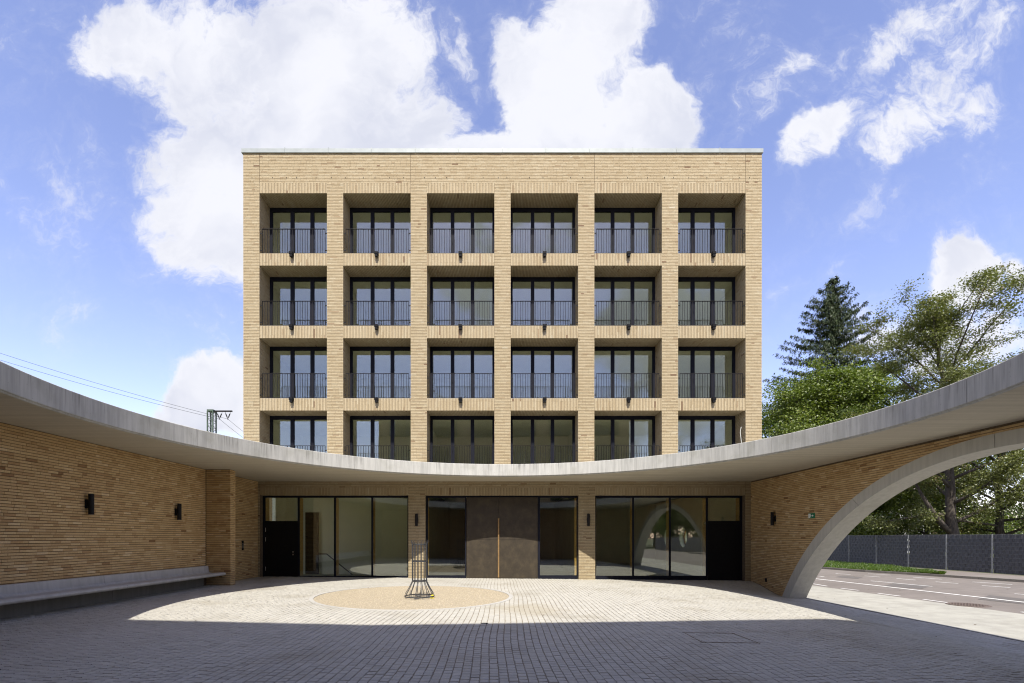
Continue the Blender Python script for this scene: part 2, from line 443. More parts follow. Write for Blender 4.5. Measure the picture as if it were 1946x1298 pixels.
LEAF_B = mat_leaf('cherry_leaf', [(0, (0.080, 0.088, 0.022)), (0.5, (0.132, 0.150, 0.038)), (0.88, (0.187, 0.202, 0.061)), (1.0, (0.204, 0.151, 0.053))])
LEAF_C = mat_leaf('bush_leaf', [(0, (0.033, 0.057, 0.011)), (0.5, (0.075, 0.111, 0.017)), (1.0, (0.143, 0.173, 0.033))])
NEEDLE = mat_leaf('spruce_needle', [(0, (0.016, 0.028, 0.010)), (0.5, (0.036, 0.056, 0.019)), (1.0, (0.075, 0.088, 0.030))], 0.12)
BLADE = mat_leaf('grass_blade', [(0, (0.05, 0.10, 0.010)), (0.5, (0.085, 0.165, 0.016)), (1.0, (0.16, 0.20, 0.04))], 0.4)
BARK = mat_bark('tree_bark', (0.032, 0.026, 0.021), (0.095, 0.078, 0.063))

# ------------------------------------------------------------------ site geometry
def ss(t):
    t = np.clip(t, 0, 1); return t * t * (3 - 2 * t)
def gz(X, Y):
    """height of the courtyard paving: falls gently to the right, then ramps down to the street under the arch"""
    X = np.asarray(X, float); Y = np.asarray(Y, float)
    return -0.0085 * X - 0.37 * ss((X - 6.8) / 3.5) * ss((19.25 - Y) / 2.4)
def road_z(X): return -0.46 + (np.asarray(X, float) - 10.85) * 0.018
def px_on_road(px, py):
    """where the sight line of a photograph pixel meets the road"""
    z = -0.33
    for _ in range(6):
        Y = (EYE - z) * 890 / (py - 1022); X = (px - 955) / 890 * Y; z = float(road_z(X))
    return X, Y

Y0 = 19.35               # front plane of the building
HALF = 10.715            # half its width
PIER, OPEN = 0.67, 2.79
EDGE = []                # left and right of the six openings
for k in range(6):
    a = -HALF + PIER + k * (PIER + OPEN); EDGE.append((a, a + OPEN))
TOPS = [15.94, 12.95, 9.95, 6.96]
OH = 2.49
SOF = 4.03               # underside of the canopy
CT = 4.51                # its top
CC = (0.0, 9.60); CR = 8.26
WR, WL = 10.25, -10.10   # inner faces of the side walls

rng = np.random.default_rng(7)
random.seed(7)

# ------------------------------------------------------------------ ground
def grid_sheet(name, xs, ys, zf, m, parent=None, kind=None):
    X, Yy = np.meshgrid(xs, ys); Z = zf(X, Yy)
    v = np.stack([X, Yy, Z], -1).reshape(-1, 3)
    nx = len(xs); q = []
    for j in range(len(ys) - 1):
        for i in range(nx - 1): q.append((j * nx + i, j * nx + i + 1, (j + 1) * nx + i + 1, (j + 1) * nx + i))
    o = link(name, quads_mesh(name, v, q, np.full(len(q), .5), m), parent)
    if kind: o['kind'] = kind
    return o

g = MB(); g.poly([(-900, -900, -0.78), (900, -900, -0.78), (900, 1500, -0.78), (-900, 1500, -0.78)])
tag(g.build('ground', LAND), kind='structure')
g = MB(); g.poly([(25.2, -200, -0.16), (700, -200, -0.16), (700, 900, -0.16), (25.2, 900, -0.16)])
g.poly([(25.2, -200, -0.16), (25.2, 900, -0.16), (25.2, 900, -0.78), (25.2, -200, -0.78)])
tag(g.build('park_ground', LAND), kind='structure')

paving = link('courtyard_paving', None); tag(paving, 'grey granite sett paving of the round courtyard', None, None, 'structure')
xs = np.linspace(WL - 0.2, 10.9, 90); ys = np.linspace(-0.6, Y0 + 0.5, 84)
grid_sheet('joint_bed', xs, ys, lambda X, Y: gz(X, Y) - 0.011, JOINT, paving)

DISC = (-2.55, 13.62, 2.74)
def build_pavers():
    tiles = []
    px_ = 0.118
    i = -90
    while True:
        xc = i * px_; i += 1
        if xc > 10.8: break
        if xc < WL + 0.03: continue
        y = 3.0 + random.random() * 0.12
        while y < Y0 + 0.42:
            ln = random.choice((0.1, 0.105, 0.11, 0.115)) * random.uniform(0.97, 1.03)
            tiles.append((xc, y, ln)); y += ln + random.uniform(0.010, 0.014)
    T = np.array(tiles); n = len(T)
    x = T[:, 0]; y0 = T[:, 1] + 0.0; y1 = y0 + T[:, 2]
    def wig(xx, yy): return 0.028 * np.sin(yy * 0.55 + xx * 0.21) + 0.016 * np.sin(yy * 1.45 + xx * 0.9)
    hw = 0.0525
    j = rng.normal(0, 0.0022, (8, n))
    xa0 = x - hw + wig(x, y0) + j[0]; xb0 = x + hw + wig(x, y0) + j[1]
    xa1 = x - hw + wig(x, y1) + j[2]; xb1 = x + hw + wig(x, y1) + j[3]
    keep = np.ones(n, bool)
    cx, cy, cr = DISC
    cd = np.hypot(x - cx, (y0 + y1) / 2 - cy); keep &= cd > cr + 0.045
    # clear of the right wall except in its arch, of the tree of inspection frame lines
    inwall = (x > WR - 0.06) & ((y1 > 16.75) | (y0 < 2.45)); keep &= ~inwall
    ylim = np.where(np.abs(x) < 10.0, Y0 + 0.30, Y0 - 0.02); keep &= y1 < ylim
    lp = MB
    tone = np.clip(0.5 + rng.normal(0, 0.13, n), 0, 1)
    hh = rng.normal(0, 0.0012, n); tl = rng.normal(0, 0.0009, (4, n))
    # nearest stones first: they show largest
    vis = keep & (np.abs(x) < (y0) * 1.10) & (y0 > 5.55)
    order = np.argsort(np.where(vis, y0, 1e9))[:300]
    single = np.zeros(n, bool); single[order] = True
    idx = np.nonzero(keep & ~single)[0]
    def corners(ii):
        A = np.stack([np.stack([xa0[ii], y0[ii]], -1), np.stack([xb0[ii], y0[ii]], -1), np.stack([xb1[ii], y1[ii]], -1), np.stack([xa1[ii], y1[ii]], -1)], 1)
        return A
    A = corners(idx); k = len(idx)
    c = A.mean(1, keepdims=True)
    top = c + (A - c) * 0.94
    zt = gz(top[..., 0], top[..., 1]) + hh[idx, None] + tl[:, idx].T
    zs = gz(A[..., 0], A[..., 1]) - 0.006
    zb = gz(A[..., 0], A[..., 1]) - 0.020
    V = np.concatenate([np.concatenate([top, zt[..., None]], -1), np.concatenate([A, zs[..., None]], -1), np.concatenate([A, zb[..., None]], -1)], 1).reshape(-1, 3)
    base = np.arange(k)[:, None] * 12
    Q = [base + np.array([[0, 1, 2, 3]])]
    for r in (0, 4):
        for s in range(4):
            s2 = (s + 1) % 4; Q.append(base + np.array([[r + 4 + s, r + 4 + s2, r + s2, r + s]]))
    Q = np.stack(Q, 1).reshape(-1, 4)
    me = quads_mesh('paver_field', V, Q, np.repeat(tone[idx], 9), PAVER)
    o = link('paver_field', me, paving); o['kind'] = 'stuff'
    # single stones share twelve meshes
    shapes = {}
    for t_ in order:
        key = (round(T[t_, 2] / 0.0125), int(tone[t_] * 3.99))
        if key not in shapes:
            mb = MB(); L = key[0] * 0.0125; hx = hw; tv = (key[1] + 0.5) / 4
            b0 = [(-hx, -L / 2), (hx, -L / 2), (hx, L / 2), (-hx, L / 2)]
            jt = [(a * 0.94 + random.uniform(-.002, .002), b * 0.94 + random.uniform(-.002, .002)) for a, b in b0]
            vs = [(a, b, random.uniform(-.0015, .0015)) for a, b in jt] + [(a, b, -.006) for a, b in b0] + [(a, b, -.02) for a, b in b0]
            mb.v = vs; mb.f = [(0, 1, 2, 3)] + [(r + 4 + s, r + 4 + (s + 1) % 4, r + (s + 1) % 4, r + s) for r in (0, 4) for s in range(4)]; mb.tone = [tv] * 9
            shapes[key] = mb.mesh('paver', PAVER)
        ym = (y0[t_] + y1[t_]) / 2; xm = (xa0[t_] + xb1[t_]) / 2
        ang = -math.atan2(float(xa1[t_] - xa0[t_]), float(y1[t_] - y0[t_]))
        link('paver', shapes[key], paving, (xm, ym, float(gz(xm, ym)) + hh[t_]), (0, R(0.49), ang))
build_pavers()

# inspection cover set flush in the paving, a slot drain and a small floor plate
iq = [(3.30, 8.52), (4.18, 8.50), (4.22, 7.72), (3.30, 7.74)]
mb = MB()
for k in range(4):
    (xa, ya), (xb, yb) = iq[k], iq[(k + 1) % 4]
    d = Vector((xb - xa, yb - ya)).normalized(); nrm = Vector((-d.y, d.x)) * 0.007
    zz = lambda x, y: float(gz(x, y))
    e = 0.03
    p = [(xa - d.x * e + nrm.x, ya - d.y * e + nrm.y), (xb + d.x * e + nrm.x, yb + d.y * e + nrm.y), (xb + d.x * e - nrm.x, yb + d.y * e - nrm.y), (xa - d.x * e - nrm.x, ya - d.y * e - nrm.y)]
    q = [(a, b, zz(a, b) + 0.006) for a, b in p]; ql = [(a, b, zz(a, b) - 0.02) for a, b in p]
    mb.poly(q[::-1])
    for s in range(4): mb.poly([q[s], ql[s], ql[(s + 1) % 4], q[(s + 1) % 4]])
tag(mb.build('inspection_cover', plain('corten_frame', (0.15, 0.12, 0.075), 0.8, 0.1)), 'thin square rusty frame of a cover inlaid with setts in the shaded paving', 'manhole cover')
X_, Y_ = 0.0 + (921 - 955) / 890 * 9.28, 9.28
mb = MB(); zc = float(gz(X_, Y_)); mb.box(X_ - 0.07, X_ + 0.07, Y_ - 0.03, Y_ + 0.03, zc - 0.02, zc + 0.007)
for k in range(5): mb.box(X_ - 0.06 + k * 0.027, X_ - 0.048 + k * 0.027, Y_ - 0.025, Y_ + 0.025, zc + 0.007, zc + 0.011)
tag(mb.build('floor_drain', BLACK), 'small dark slotted drain at the shadow line before the bronze door', 'drain')

# gravel disc
zd = float(gz(DISC[0], DISC[1])) - 0.004
mb = MB(); pts = [(DISC[0] + DISC[2] * math.cos(2 * PI * k / 96), DISC[1] + DISC[2] * math.sin(2 * PI * k / 96)) for k in range(96)]
mb.poly([(x, y, float(gz(x, y)) - 0.006) for x, y in pts])
tag(mb.build('gravel_bed', GRAVEL_BED), kind='structure')
mb = MB()
for k in range(96):
    a0, a1 = 2 * PI * k / 96, 2 * PI * (k + 1) / 96
    P = []
    for a in (a0, a1):
        for r, dz in ((DISC[2], -0.012), (DISC[2], 0.008), (DISC[2] + 0.11, 0.008), (DISC[2] + 0.11, -0.012)):
            x = DISC[0] + r * math.cos(a); y = DISC[1] + r * math.sin(a); P.append((x, y, float(gz(x, y)) + dz))
    for s in range(3): mb.poly([P[s], P[s + 1], P[5 + s], P[4 + s]])
tag(mb.build('kerb_ring', mat_ground('ring_stone', (0.47, 0.455, 0.42), (0.42, 0.41, 0.38), 4, 120)), 'flush pale stone ring around the round gravel bed', 'kerb', None, 'structure')
def build_pebbles():
    n = 9000
    r = DISC[2] * 0.985 * np.sqrt(rng.random(n)); a = rng.random(n) * 2 * PI
    X = DISC[0] + r * np.cos(a); Y = DISC[1] + r * np.sin(a)
    s = rng.uniform(0.008, 0.021, n)
    Z = gz(X, Y) - 0.005
    base = np.array([(1, 0, 0), (0, 1, 0), (-1, 0, 0), (0, -1, 0), (0.55, 0.5, 0.7), (-0.5, 0.55, 0.7), (-0.55, -0.5, 0.7), (0.5, -0.55, 0.7)], float)
    an = rng.random(n) * 2 * PI; ca, sa = np.cos(an), np.sin(an)
    B = base[None] * np.stack([s, s * rng.uniform(.6, 1, n), s * rng.uniform(.5, .9, n)], -1)[:, None, :]
    Vx = B[..., 0] * ca[:, None] - B[..., 1] * sa[:, None] + X[:, None]; Vy = B[..., 0] * sa[:, None] + B[..., 1] * ca[:, None] + Y[:, None]
    Vz = B[..., 2] + Z[:, None]
    V = np.stack([Vx, Vy, Vz], -1).reshape(-1, 3)
    bi = np.arange(n)[:, None] * 8
    Q = np.stack([bi + np.array([[4, 5, 6, 7]])] + [bi + np.array([[k, (k + 1) % 4, 4 + (k + 1) % 4, 4 + k]]) for k in range(4)], 1).reshape(-1, 4)
    # ring vertex order: 4,5,6,7 sit over the edges 0-1,1-2,2-3,3-0
    me = quads_mesh('gravel', V, Q, np.repeat(rng.random(n), 5), PEBBLE)
    tag(link('gravel', me), kind='stuff')
build_pebbles()

# street
RX0, RX1 = 10.86, 25.2
xs = np.array([10.86, 13.9]); ys = np.array([-40, -5, 5, 12, 15.2, 18, 30, 60, 150.0])
def edge_x(Y): return 14.15 - 0.075 * (np.clip(Y, 6, 30) - 14.9) * 1.0
mb = MB(); mb2 = MB()
yy = [-40, -5, 5, 9, 12, 15, 18, 22, 26, 30, 60, 150]
for a, b in zip(yy[:-1], yy[1:]):
    ea, eb = float(edge_x(a)), float(edge_x(b))
    mb.poly([(10.86, a, -0.46), (ea, a, float(road_z(ea)) ), (eb, b, float(road_z(eb))), (10.86, b, -0.46)])
    mb2.poly([(ea, a, float(road_z(ea)) - .004), (25.15, a, float(road_z(25.15)) - .004), (25.15, b, float(road_z(25.15)) - .004), (eb, b, float(road_z(eb)) - .004)])
tag(mb.build('pavement', CONC_SLAB), kind='structure')
tag(mb2.build('road', ASPHALT), kind='structure')

# kerb, verge and far sidewalk
kp = [px_on_road(px, py) for px, py in ((1556, 1080.5), (1640, 1087), (1724, 1092), (1838, 1099.5), (1946, 1107))]
d0 = ((kp[0][0] - kp[1][0]) / (kp[0][1] - kp[1][1])); d1 = ((kp[-1][0] - kp[-2][0]) / (kp[-1][1] - kp[-2][1]))
kp = [(kp[0][0] + d0 * 60 * 0.4, kp[0][1] + 60)] + kp + [(kp[-1][0] - d1 * 4, kp[-1][1] - 4), (kp[-1][0] - d1 * 4, kp[-1][1] - 60)]
kx = lambda Y: float(np.interp(Y, [p[1] for p in kp][::-1], [p[0] for p in kp][::-1]))
sw = []
mb = MB()
step = 1.0
Yk = -20.0
kerb_root = link('kerb', None); tag(kerb_root, 'low stone kerb along the far side of the street', None, None, 'structure')
ys_k = np.arange(-20, 80.01, 1.0)
far_k = MB()
for a, b in zip(ys_k[:-1], ys_k[1:]):
    xa, xb = kx(a), kx(b)
    za = float(road_z(xa)); zb2 = float(road_z(xb))
    m_ = MB() if 18.5 < a < 36 else far_k
    g_ = 0.006
    P = [(xa, a + g_), (xb, b - g_), (xb + 0.15, b - g_), (xa + 0.15, a + g_)]
    zt = [za + 0.11, zb2 + 0.11, zb2 + 0.115, za + 0.115]
    top = [(p[0], p[1], z) for p, z in zip(P, zt)]; bot = [(p[0], p[1], z - 0.18) for p, z in zip(P, zt)]
    m_.poly(top[::-1])
    for s in range(4): m_.poly([top[s], top[(s + 1) % 4], bot[(s + 1) % 4], bot[s]])
    if m_ is not far_k: m_.build('kerb_stone', KERB, kerb_root)
o = far_k.build('kerb_stones', KERB, kerb_root); o['kind'] = 'stuff'
mb = MB()
for a, b in zip(ys_k[:-1], ys_k[1:]):
    xa, xb = kx(a) + 0.15, kx(b) + 0.15
    mb.poly([(xa, a, float(road_z(xa)) + 0.108), (25.18, a, -0.135), (25.18, b, -0.135), (xb, b, float(road_z(xb)) + 0.108)])
tag(mb.build('sidewalk', SIDEWALK), kind='structure')

# grass verge between kerb and fence
va = px_on_road(1838, 1094)
def verge():
    mb = MB(); n = 44000
    Ys = np.linspace(va[1] - 0.3, 46, 30)
    def right(Y): return min(24.55, kx(Y) + 0.5 + (Y - va[1]) * 0.62)
    for a, b in zip(Ys[:-1], Ys[1:]):
        xa, xb = kx(a) + 0.17, kx(b) + 0.17
        mb.poly([(xa, a, float(road_z(xa)) + 0.118), (right(a), a, -0.118), (right(b), b, -0.118), (xb, b, float(road_z(xb)) + 0.118)])
    tag(mb.build('verge_soil', SOIL), kind='structure')
    Y = va[1] - 0.2 + (44 - va[1]) * rng.random(n) ** 1.25
    k0 = np.array([kx(v) + 0.17 for v in Y]); k1 = np.array([right(v) for v in Y])
    X = k0 + (k1 - k0) * rng.random(n)
    Z = np.full(n, 0.0); Z = road_z(k0) + 0.118 + (X - k0) / np.maximum(k1 - k0, .01) * (-0.118 - road_z(k0) - 0.118)
    h = rng.uniform(0.05, 0.15, n) * (0.7 + 0.6 * np.sin(X * 2.1 + Y * 1.3) ** 2); w_ = rng.uniform(0.008, 0.016, n); an = rng.random(n) * 2 * PI
    lx = rng.normal(0, 0.05, n); ly = rng.normal(0, 0.05, n)
    dx, dy = np.cos(an) * w_, np.sin(an) * w_
    V = np.stack([np.stack([X - dx, Y - dy, Z], -1), np.stack([X + dx, Y + dy, Z], -1), np.stack([X + dx * .3 + lx, Y + dy * .3 + ly, Z + h], -1), np.stack([X - dx * .3 + lx, Y - dy * .3 + ly, Z + h], -1)], 1).reshape(-1, 3)
    Q = np.arange(n * 4).reshape(-1, 4)
    tag(link('grass', quads_mesh('grass', V, Q, rng.random(n), BLADE)), kind='stuff')
verge()

# road markings
def mark(a, b, w_=0.12, par='marking'):
    (xa, ya), (xb, yb) = px_on_road(*a), px_on_road(*b)
    d = Vector((xb - xa, yb - ya)).normalized(); nr = Vector((-d.y, d.x)) * w_ / 2
    mb = MB(); n = max(1, int((Vector((xb - xa, yb - ya)).length) / 3))
    for k in range(n):
        p0 = (xa + (xb - xa) * k / n, ya + (yb - ya) * k / n); p1 = (xa + (xb - xa) * (k + 1) / n, ya + (yb - ya) * (k + 1) / n)
        c = [(p0[0] + nr.x, p0[1] + nr.y), (p0[0] - nr.x, p0[1] - nr.y), (p1[0] - nr.x, p1[1] - nr.y), (p1[0] + nr.x, p1[1] + nr.y)]
        mb.poly([(x, y, float(road_z(x)) + 0.004) for x, y in c])
    o = mb.build('road_marking', MARK, road_marks)
    return o
road_marks = link('road_markings', None); tag(road_marks, 'white lane lines and dashes painted on the asphalt', None, None, 'structure')
mark((1535, 1098.2), (2350, 1190), 0.15)
for a, b in (((1545, 1109.5), (1572, 1114)), ((1598, 1118), (1632, 1122)), ((1668, 1127.5), (1711, 1133)), ((1754, 1139), (1806, 1146)), ((1940, 1163), (1985, 1169)),
             ((1655, 1104), (1772, 1114.5)), ((1588, 1090), (1616, 1092)), ((1642, 1094.5), (1673, 1096.8)), ((1704, 1099.5), (1740, 1102.5)), ((1778, 1105.8), (1821, 1109)),
             ((1866, 1113), (1920, 1116.8)), ((1928, 1128.5), (1975, 1132)), ((1848, 1106), (1924, 1111)), ((1650, 1090.5), (1692, 1093)), ((1735, 1097), (1790, 1101)), ((1556, 1095), (1566, 1096.2))):
    mark(a, b, 0.10)

PATCH = mat_ground('asphalt_patch', (0.150, 0.138, 0.128), (0.125, 0.115, 0.108), 3.0, 170.0)
for k, poly_ in enumerate((((1700, 1108), (1770, 1113), (1752, 1119), (1680, 1113.5)), ((1880, 1131), (1990, 1143), (1990, 1153), (1858, 1139)), ((1600, 1094), (1640, 1097), (1630, 1100), (1588, 1096.5)))):
    mb = MB(); mb.poly([(*px_on_road(*q), float(road_z(px_on_road(*q)[0])) + .002) for q in poly_][::-1]); mb.build('asphalt_patch', PATCH, bpy.data.objects['road'])
# ------------------------------------------------------------------ bricks
PITCH = 0.0625; JT = 0.0135; HJ = 0.004
STRETCH, HEADER = 0.240, 0.115

def lay(u0, u1, v0, v1, mix=0.35, rnd=random, pitch=PITCH):
    """rows of bricks over a rectangle; returns (ua, ub, va, vb)"""
    out = []
    n = max(1, int(round((v1 - v0) / pitch))); ph = (v1 - v0) / n
    for r in range(n):
        va, vb = v0 + r * ph + JT / 2, v0 + (r + 1) * ph - JT / 2
        u = u0; first = True
        while u < u1 - 0.02:
            L = STRETCH if rnd.random() > mix else HEADER
            if first: L = rnd.choice((STRETCH, HEADER, 0.18, 0.06)); first = False
            e = min(u + L, u1)
            if u1 - e < 0.05: e = u1
            out.append((u, e, va, vb)); u = e + HJ
    return out

def lay_soldier(u0, u1, v0, v1, courses):
    """upright bricks side by side, in one or more courses"""
    out = []
    n = int(round((u1 - u0) / PITCH)); pu = (u1 - u0) / n
    for k in range(n):
        ua, ub = u0 + k * pu + JT / 2, u0 + (k + 1) * pu - JT / 2
        sizes = courses[:] if len(courses) == 1 else random.choice(([.24, .24], [.115, .24, .115], [.12, .36], [.36, .12], [.48]))
        v = v0; tot = sum(sizes)
        for s_ in sizes:
            e = v + s_ * (v1 - v0) / tot
            out.append((ua, ub, v + (0.0015 if v > v0 else 0), e - (0.0015 if e < v1 - .001 else 0))); v = e
    return out

class Field:
    """bricks standing proud of a backing wall; O origin, U and V in the wall, N out of it"""
    def __init__(s, m=None, dark=0.014, sd=0.115): s.items = []; s.m = m or BRICK; s.dark = dark; s.sd = sd
    def put(s, rects, O, U, V, N, depth=0.020, single=None, jitter=0.0012):
        O, U, V, N = (np.array(a, float) for a in (O, U, V, N))
        for (ua, ub, va, vb) in rects:
            tn = float(np.clip(random.gauss(0.55, s.sd), 0.2, 0.98))
            if random.random() < s.dark: tn = random.uniform(0.0, 0.25)
            s.items.append((ua, ub, va, vb, ua, ub, O, U, V, N, depth, tn))
        return s
    def put_skew(s, quads, O, U, V, N, depth=0.020):
        O, U, V, N = (np.array(a, float) for a in (O, U, V, N))
        for (ua, ub, va, vb, uc, ud) in quads:
            tn = float(np.clip(random.gauss(0.55, s.sd), 0.2, 0.98))
            if random.random() < s.dark: tn = random.uniform(0.0, 0.25)
            s.items.append((ua, ub, va, vb, uc, ud, O, U, V, N, depth, tn))
        return s
    def build(s, parent, choose=None, limit=300, rot=None):
        items = s.items
        picks = set()
        if choose is not None:
            sc = []
            for i, it in enumerate(items):
                ua, ub, va, vb, uc, ud, O, U, V, N = it[:10]
                L = ub - ua
                if abs(L - STRETCH) < 0.002 and abs(uc - ua) < 1e-6 and abs(ud - ub) < 1e-6:
                    c = O + U * (ua + ub) / 2 + V * (va + vb) / 2
                    w_ = choose(c, N)
                    if w_ is not None: sc.append((w_, i))
            sc.sort(); picks = {i for _, i in sc[:limit]}
        Vs = []; T = []
        shapes = {}
        for i, it in enumerate(items):
            ua, ub, va, vb, uc, ud, O, U, V, N, dp, tn = it
            dn = random.gauss(0, 0.0013)
            if i in picks:
                key = (int(tn * 9.99), round((vb - va) * 2000))
                if key not in shapes:
                    L, H = STRETCH, key[1] / 2000
                    mb = MB(); mb.box(-L / 2, L / 2, 0.0, dp + 0.004, -H / 2, H / 2, (key[0] + 0.5) / 10); shapes[key] = mb.mesh('brick', s.m)
                c = O + U * (ua + ub) / 2 + V * (va + vb) / 2 + N * dn
                o = link('brick', shapes[key], parent, Vector(c) - Vector(parent.location), (0, 0, rot))
                continue
            f = N * dn; k = -N * dp
            fr = [O + U * ua + V * va, O + U * ub + V * va, O + U * ud + V * vb, O + U * uc + V * vb]
            Vs += [p + f for p in fr] + [p + k for p in fr]; T.append(tn)
        n = len(T)
        b = np.arange(n)[:, None] * 8
        Q = np.stack([b + np.array([q]) for q in ([0, 1, 2, 3], [4, 5, 1, 0], [5, 6, 2, 1], [6, 7, 3, 2], [7, 4, 0, 3])], 1).reshape(-1, 4)
        me = quads_mesh('brickwork', np.array(Vs), Q, np.repeat(T, 5), s.m)
        o = link('brickwork', me, parent); o['kind'] = 'stuff'
        o.location = -Vector(parent.location)
        return o

# ------------------------------------------------------------------ front building
bld = thing('apartment_building', 'five storey pale brick apartment block with gridded loggias facing the court', 'building', (0, Y0, 0))
IN = 0.020
m = MB()
YB = Y0 + IN
DEPTH = 0.86
pe = [-HALF] + [e for ab in EDGE for e in ab] + [HALF]
for k in range(7):
    a, b = pe[2 * k], pe[2 * k + 1]
    m.box(a + IN, b - IN, YB, Y0 + 1.05, 4.40, 15.94)
    m_g = (a + IN, b - IN)
for (a, b) in EDGE:
    for r in range(3):
        zt, zb = TOPS[r] - OH, TOPS[r + 1]
        m.box(a - IN, b + IN, YB, Y0 + 1.05, zb + IN, zt)
    m.box(a - IN, b + IN, YB, Y0 + 1.05, 4.40, TOPS[3] - OH)
m.box(-HALF + IN, HALF - IN, YB, Y0 + 1.05, 15.94 + IN, 17.60)
# ground floor: piers and lintels
GX = [(-10.02, -3.89), (-3.20, 3.15), (3.83, 10.02)]
GT = 3.46
gp = [(-HALF + IN, -10.02), (-3.89 + IN, -3.20 - IN), (3.15 + IN, 3.83 - IN), (10.02, HALF - IN)]
for (a, b) in gp: m.box(a, b, YB, Y0 + 0.5, -0.3, 4.40)
for (a, b) in GX: m.box(a - IN, b + IN, YB, Y0 + 0.5, GT + IN, 4.40)
o = m.build('wall_core', MORTAR); shift(o, bld)
m = MB()
m.box(-HALF + .02, -HALF + .3, Y0 + 1.05, 33, 4.5, 17.6); m.box(-HALF + .02, -HALF + .3, 23.4, 33, -.3, 4.5); m.box(-HALF + .02, -HALF + .3, 21.15, 23.4, -.3, 4.5); m.box(HALF - .3, HALF - .02, Y0 + 1.05, 33, 4.5, 17.6); m.box(-HALF + .3, HALF - .3, 32.7, 33, -0.3, 17.6)  # unseen gap left near the front, added to let daylight into the left bay
m.box(-HALF + .3, HALF - .3, Y0 + 1.05, 32.7, 17.2, 17.4)
shift(m.build('side_wall', plain('rear_brick', (0.40, 0.29, 0.17), 0.9, var=0.2, scale=14)), bld)

F = Field()
X0, U, V, N = (0, Y0, 0), (1, 0, 0), (0, 0, 1), (0, -1, 0)
ZB = 4.53
for k in range(7):
    a, b = pe[2 * k], pe[2 * k + 1]
    F.put(lay(a, b, 4.47, 15.94, 0.4), X0, U, V, N)
for (a, b) in EDGE:
    for r in range(3):
        F.put(lay_soldier(a + .004, b - .004, TOPS[r + 1], TOPS[r] - OH, [.24, .24]), X0, U, V, N)
    F.put(lay_soldier(a + .004, b - .004, 15.94, 16.36, [.24, .17]), X0, U, V, N)
# parapet, split by the vertical movement joints
pj = [-HALF, EDGE[0][0], EDGE[1][1], EDGE[4][0] , EDGE[5][1], HALF]
jts = [EDGE[0][0] - .0, EDGE[1][1], EDGE[4][0], EDGE[5][1]]
for k in range(7):
    F.put(lay(pe[2 * k], pe[2 * k + 1], 15.94, 16.36, 0.4), X0, U, V, N)
segs = [-HALF] + jts + [HALF]
for a, b in zip(segs[:-1], segs[1:]):
    F.put(lay(a + (.008 if a > -HALF else 0), b - (.008 if b < HALF else 0), 16.36, 17.60, 0.3), X0, U, V, N)
# ground floor
for (a, b) in [(-HALF, -10.04), (-3.89, -3.20), (3.15, 3.83), (10.04, HALF)]:
    F.put(lay(a, b, -0.05 - (0.06 if a > 0 else 0), SOF - .0, 0.4), X0, U, V, N)
for (a, b) in GX:
    F.put(lay(a, b, GT + .31, SOF, 0.35), X0, U, V, N)
    F.put(lay_soldier(a, b, GT, GT + .31, [.31]), X0, U, V, N)
# loggia reveals and soffits
for k, (a, b) in enumerate(EDGE):
    for r in range(4):
        zt = TOPS[r]; zb = zt - OH
        F.put(lay(0.0, DEPTH, zb, zt, 0.4), (a, Y0, 0), (0, 1, 0), (0, 0, 1), (1, 0, 0)) if a < 1.5 else None
        F.put(lay(0.0, DEPTH, zb, zt, 0.4), (b, Y0, 0), (0, 1, 0), (0, 0, 1), (-1, 0, 0)) if b > -1.5 else None
        rects = [(u, e, v0, v1) for (v0, v1, u, e) in lay(0.006, DEPTH, a, b, 0.35)]
        F.put(rects, (0, Y0, zt), (1, 0, 0), (0, 1, 0), (0, 0, -1))
# reveals of the ground floor openings
for (a, b) in GX:
    rects = [(u, e, v0, v1) for (v0, v1, u, e) in lay(0.006, 0.22, a, b, 0.35)]
    F.put(rects, (0, Y0, GT), (1, 0, 0), (0, 1, 0), (0, 0, -1))
for x, n_ in ((-3.89, -1), (-3.20, 1), (3.15, -1), (3.83, 1)):
    F.put(lay(0.006, 0.22, -0.05, GT, 0.4), (x, Y0, 0), (0, 1, 0), (0, 0, 1), (n_, 0, 0))
def choose_b(c, N):
    if N[1] > -0.5: return None
    if 3.98 < c[2] < 5.4: return None
    return abs(c[0]) * 0.4 + abs(c[2] - 1.7)
F.build(bld, choose_b, 300, 0.0)

# coping in lengths
cl = np.linspace(-HALF - .06, HALF + .04, 13)
for a, b in zip(cl[:-1], cl[1:]):
    mb = MB(); mb.prism([(Y0 - .05, 17.60), (Y0 - .05, 17.585), (Y0 + .55, 17.60), (Y0 + .55, 17.78), (Y0 - .05, 17.75)], 'x', a + .003, b - .003)
    shift(mb.build('coping', COPING), bld)
    mb = MB(); mb.box(b - .012, b + .012, Y0 - .053, Y0 + .5, 17.70, 17.79)
    if b < HALF: shift(mb.build('coping_seam', COPING), bld)
# open head joints that drain the parapet
mb = MB()
for k in range(34):
    x = -HALF + .5 + k * (2 * HALF - 1) / 33 + random.uniform(-.2, .2)
    mb.box(x, x + .022, Y0 - .0022, Y0 + .01, 16.55, 16.612)
o = mb.build('weep_slots', BLACK); shift(o, bld); o['kind'] = 'stuff'

# loggia floors
mb = MB()
for (a, b) in EDGE:
    for r in range(4):
        zb = TOPS[r] - OH; mb.box(a, b, Y0 + .02, Y0 + DEPTH, zb, zb + .012)
shift(mb.build('loggia_floor', plain('loggia_screed', (0.30, 0.29, 0.26), .8)), bld)

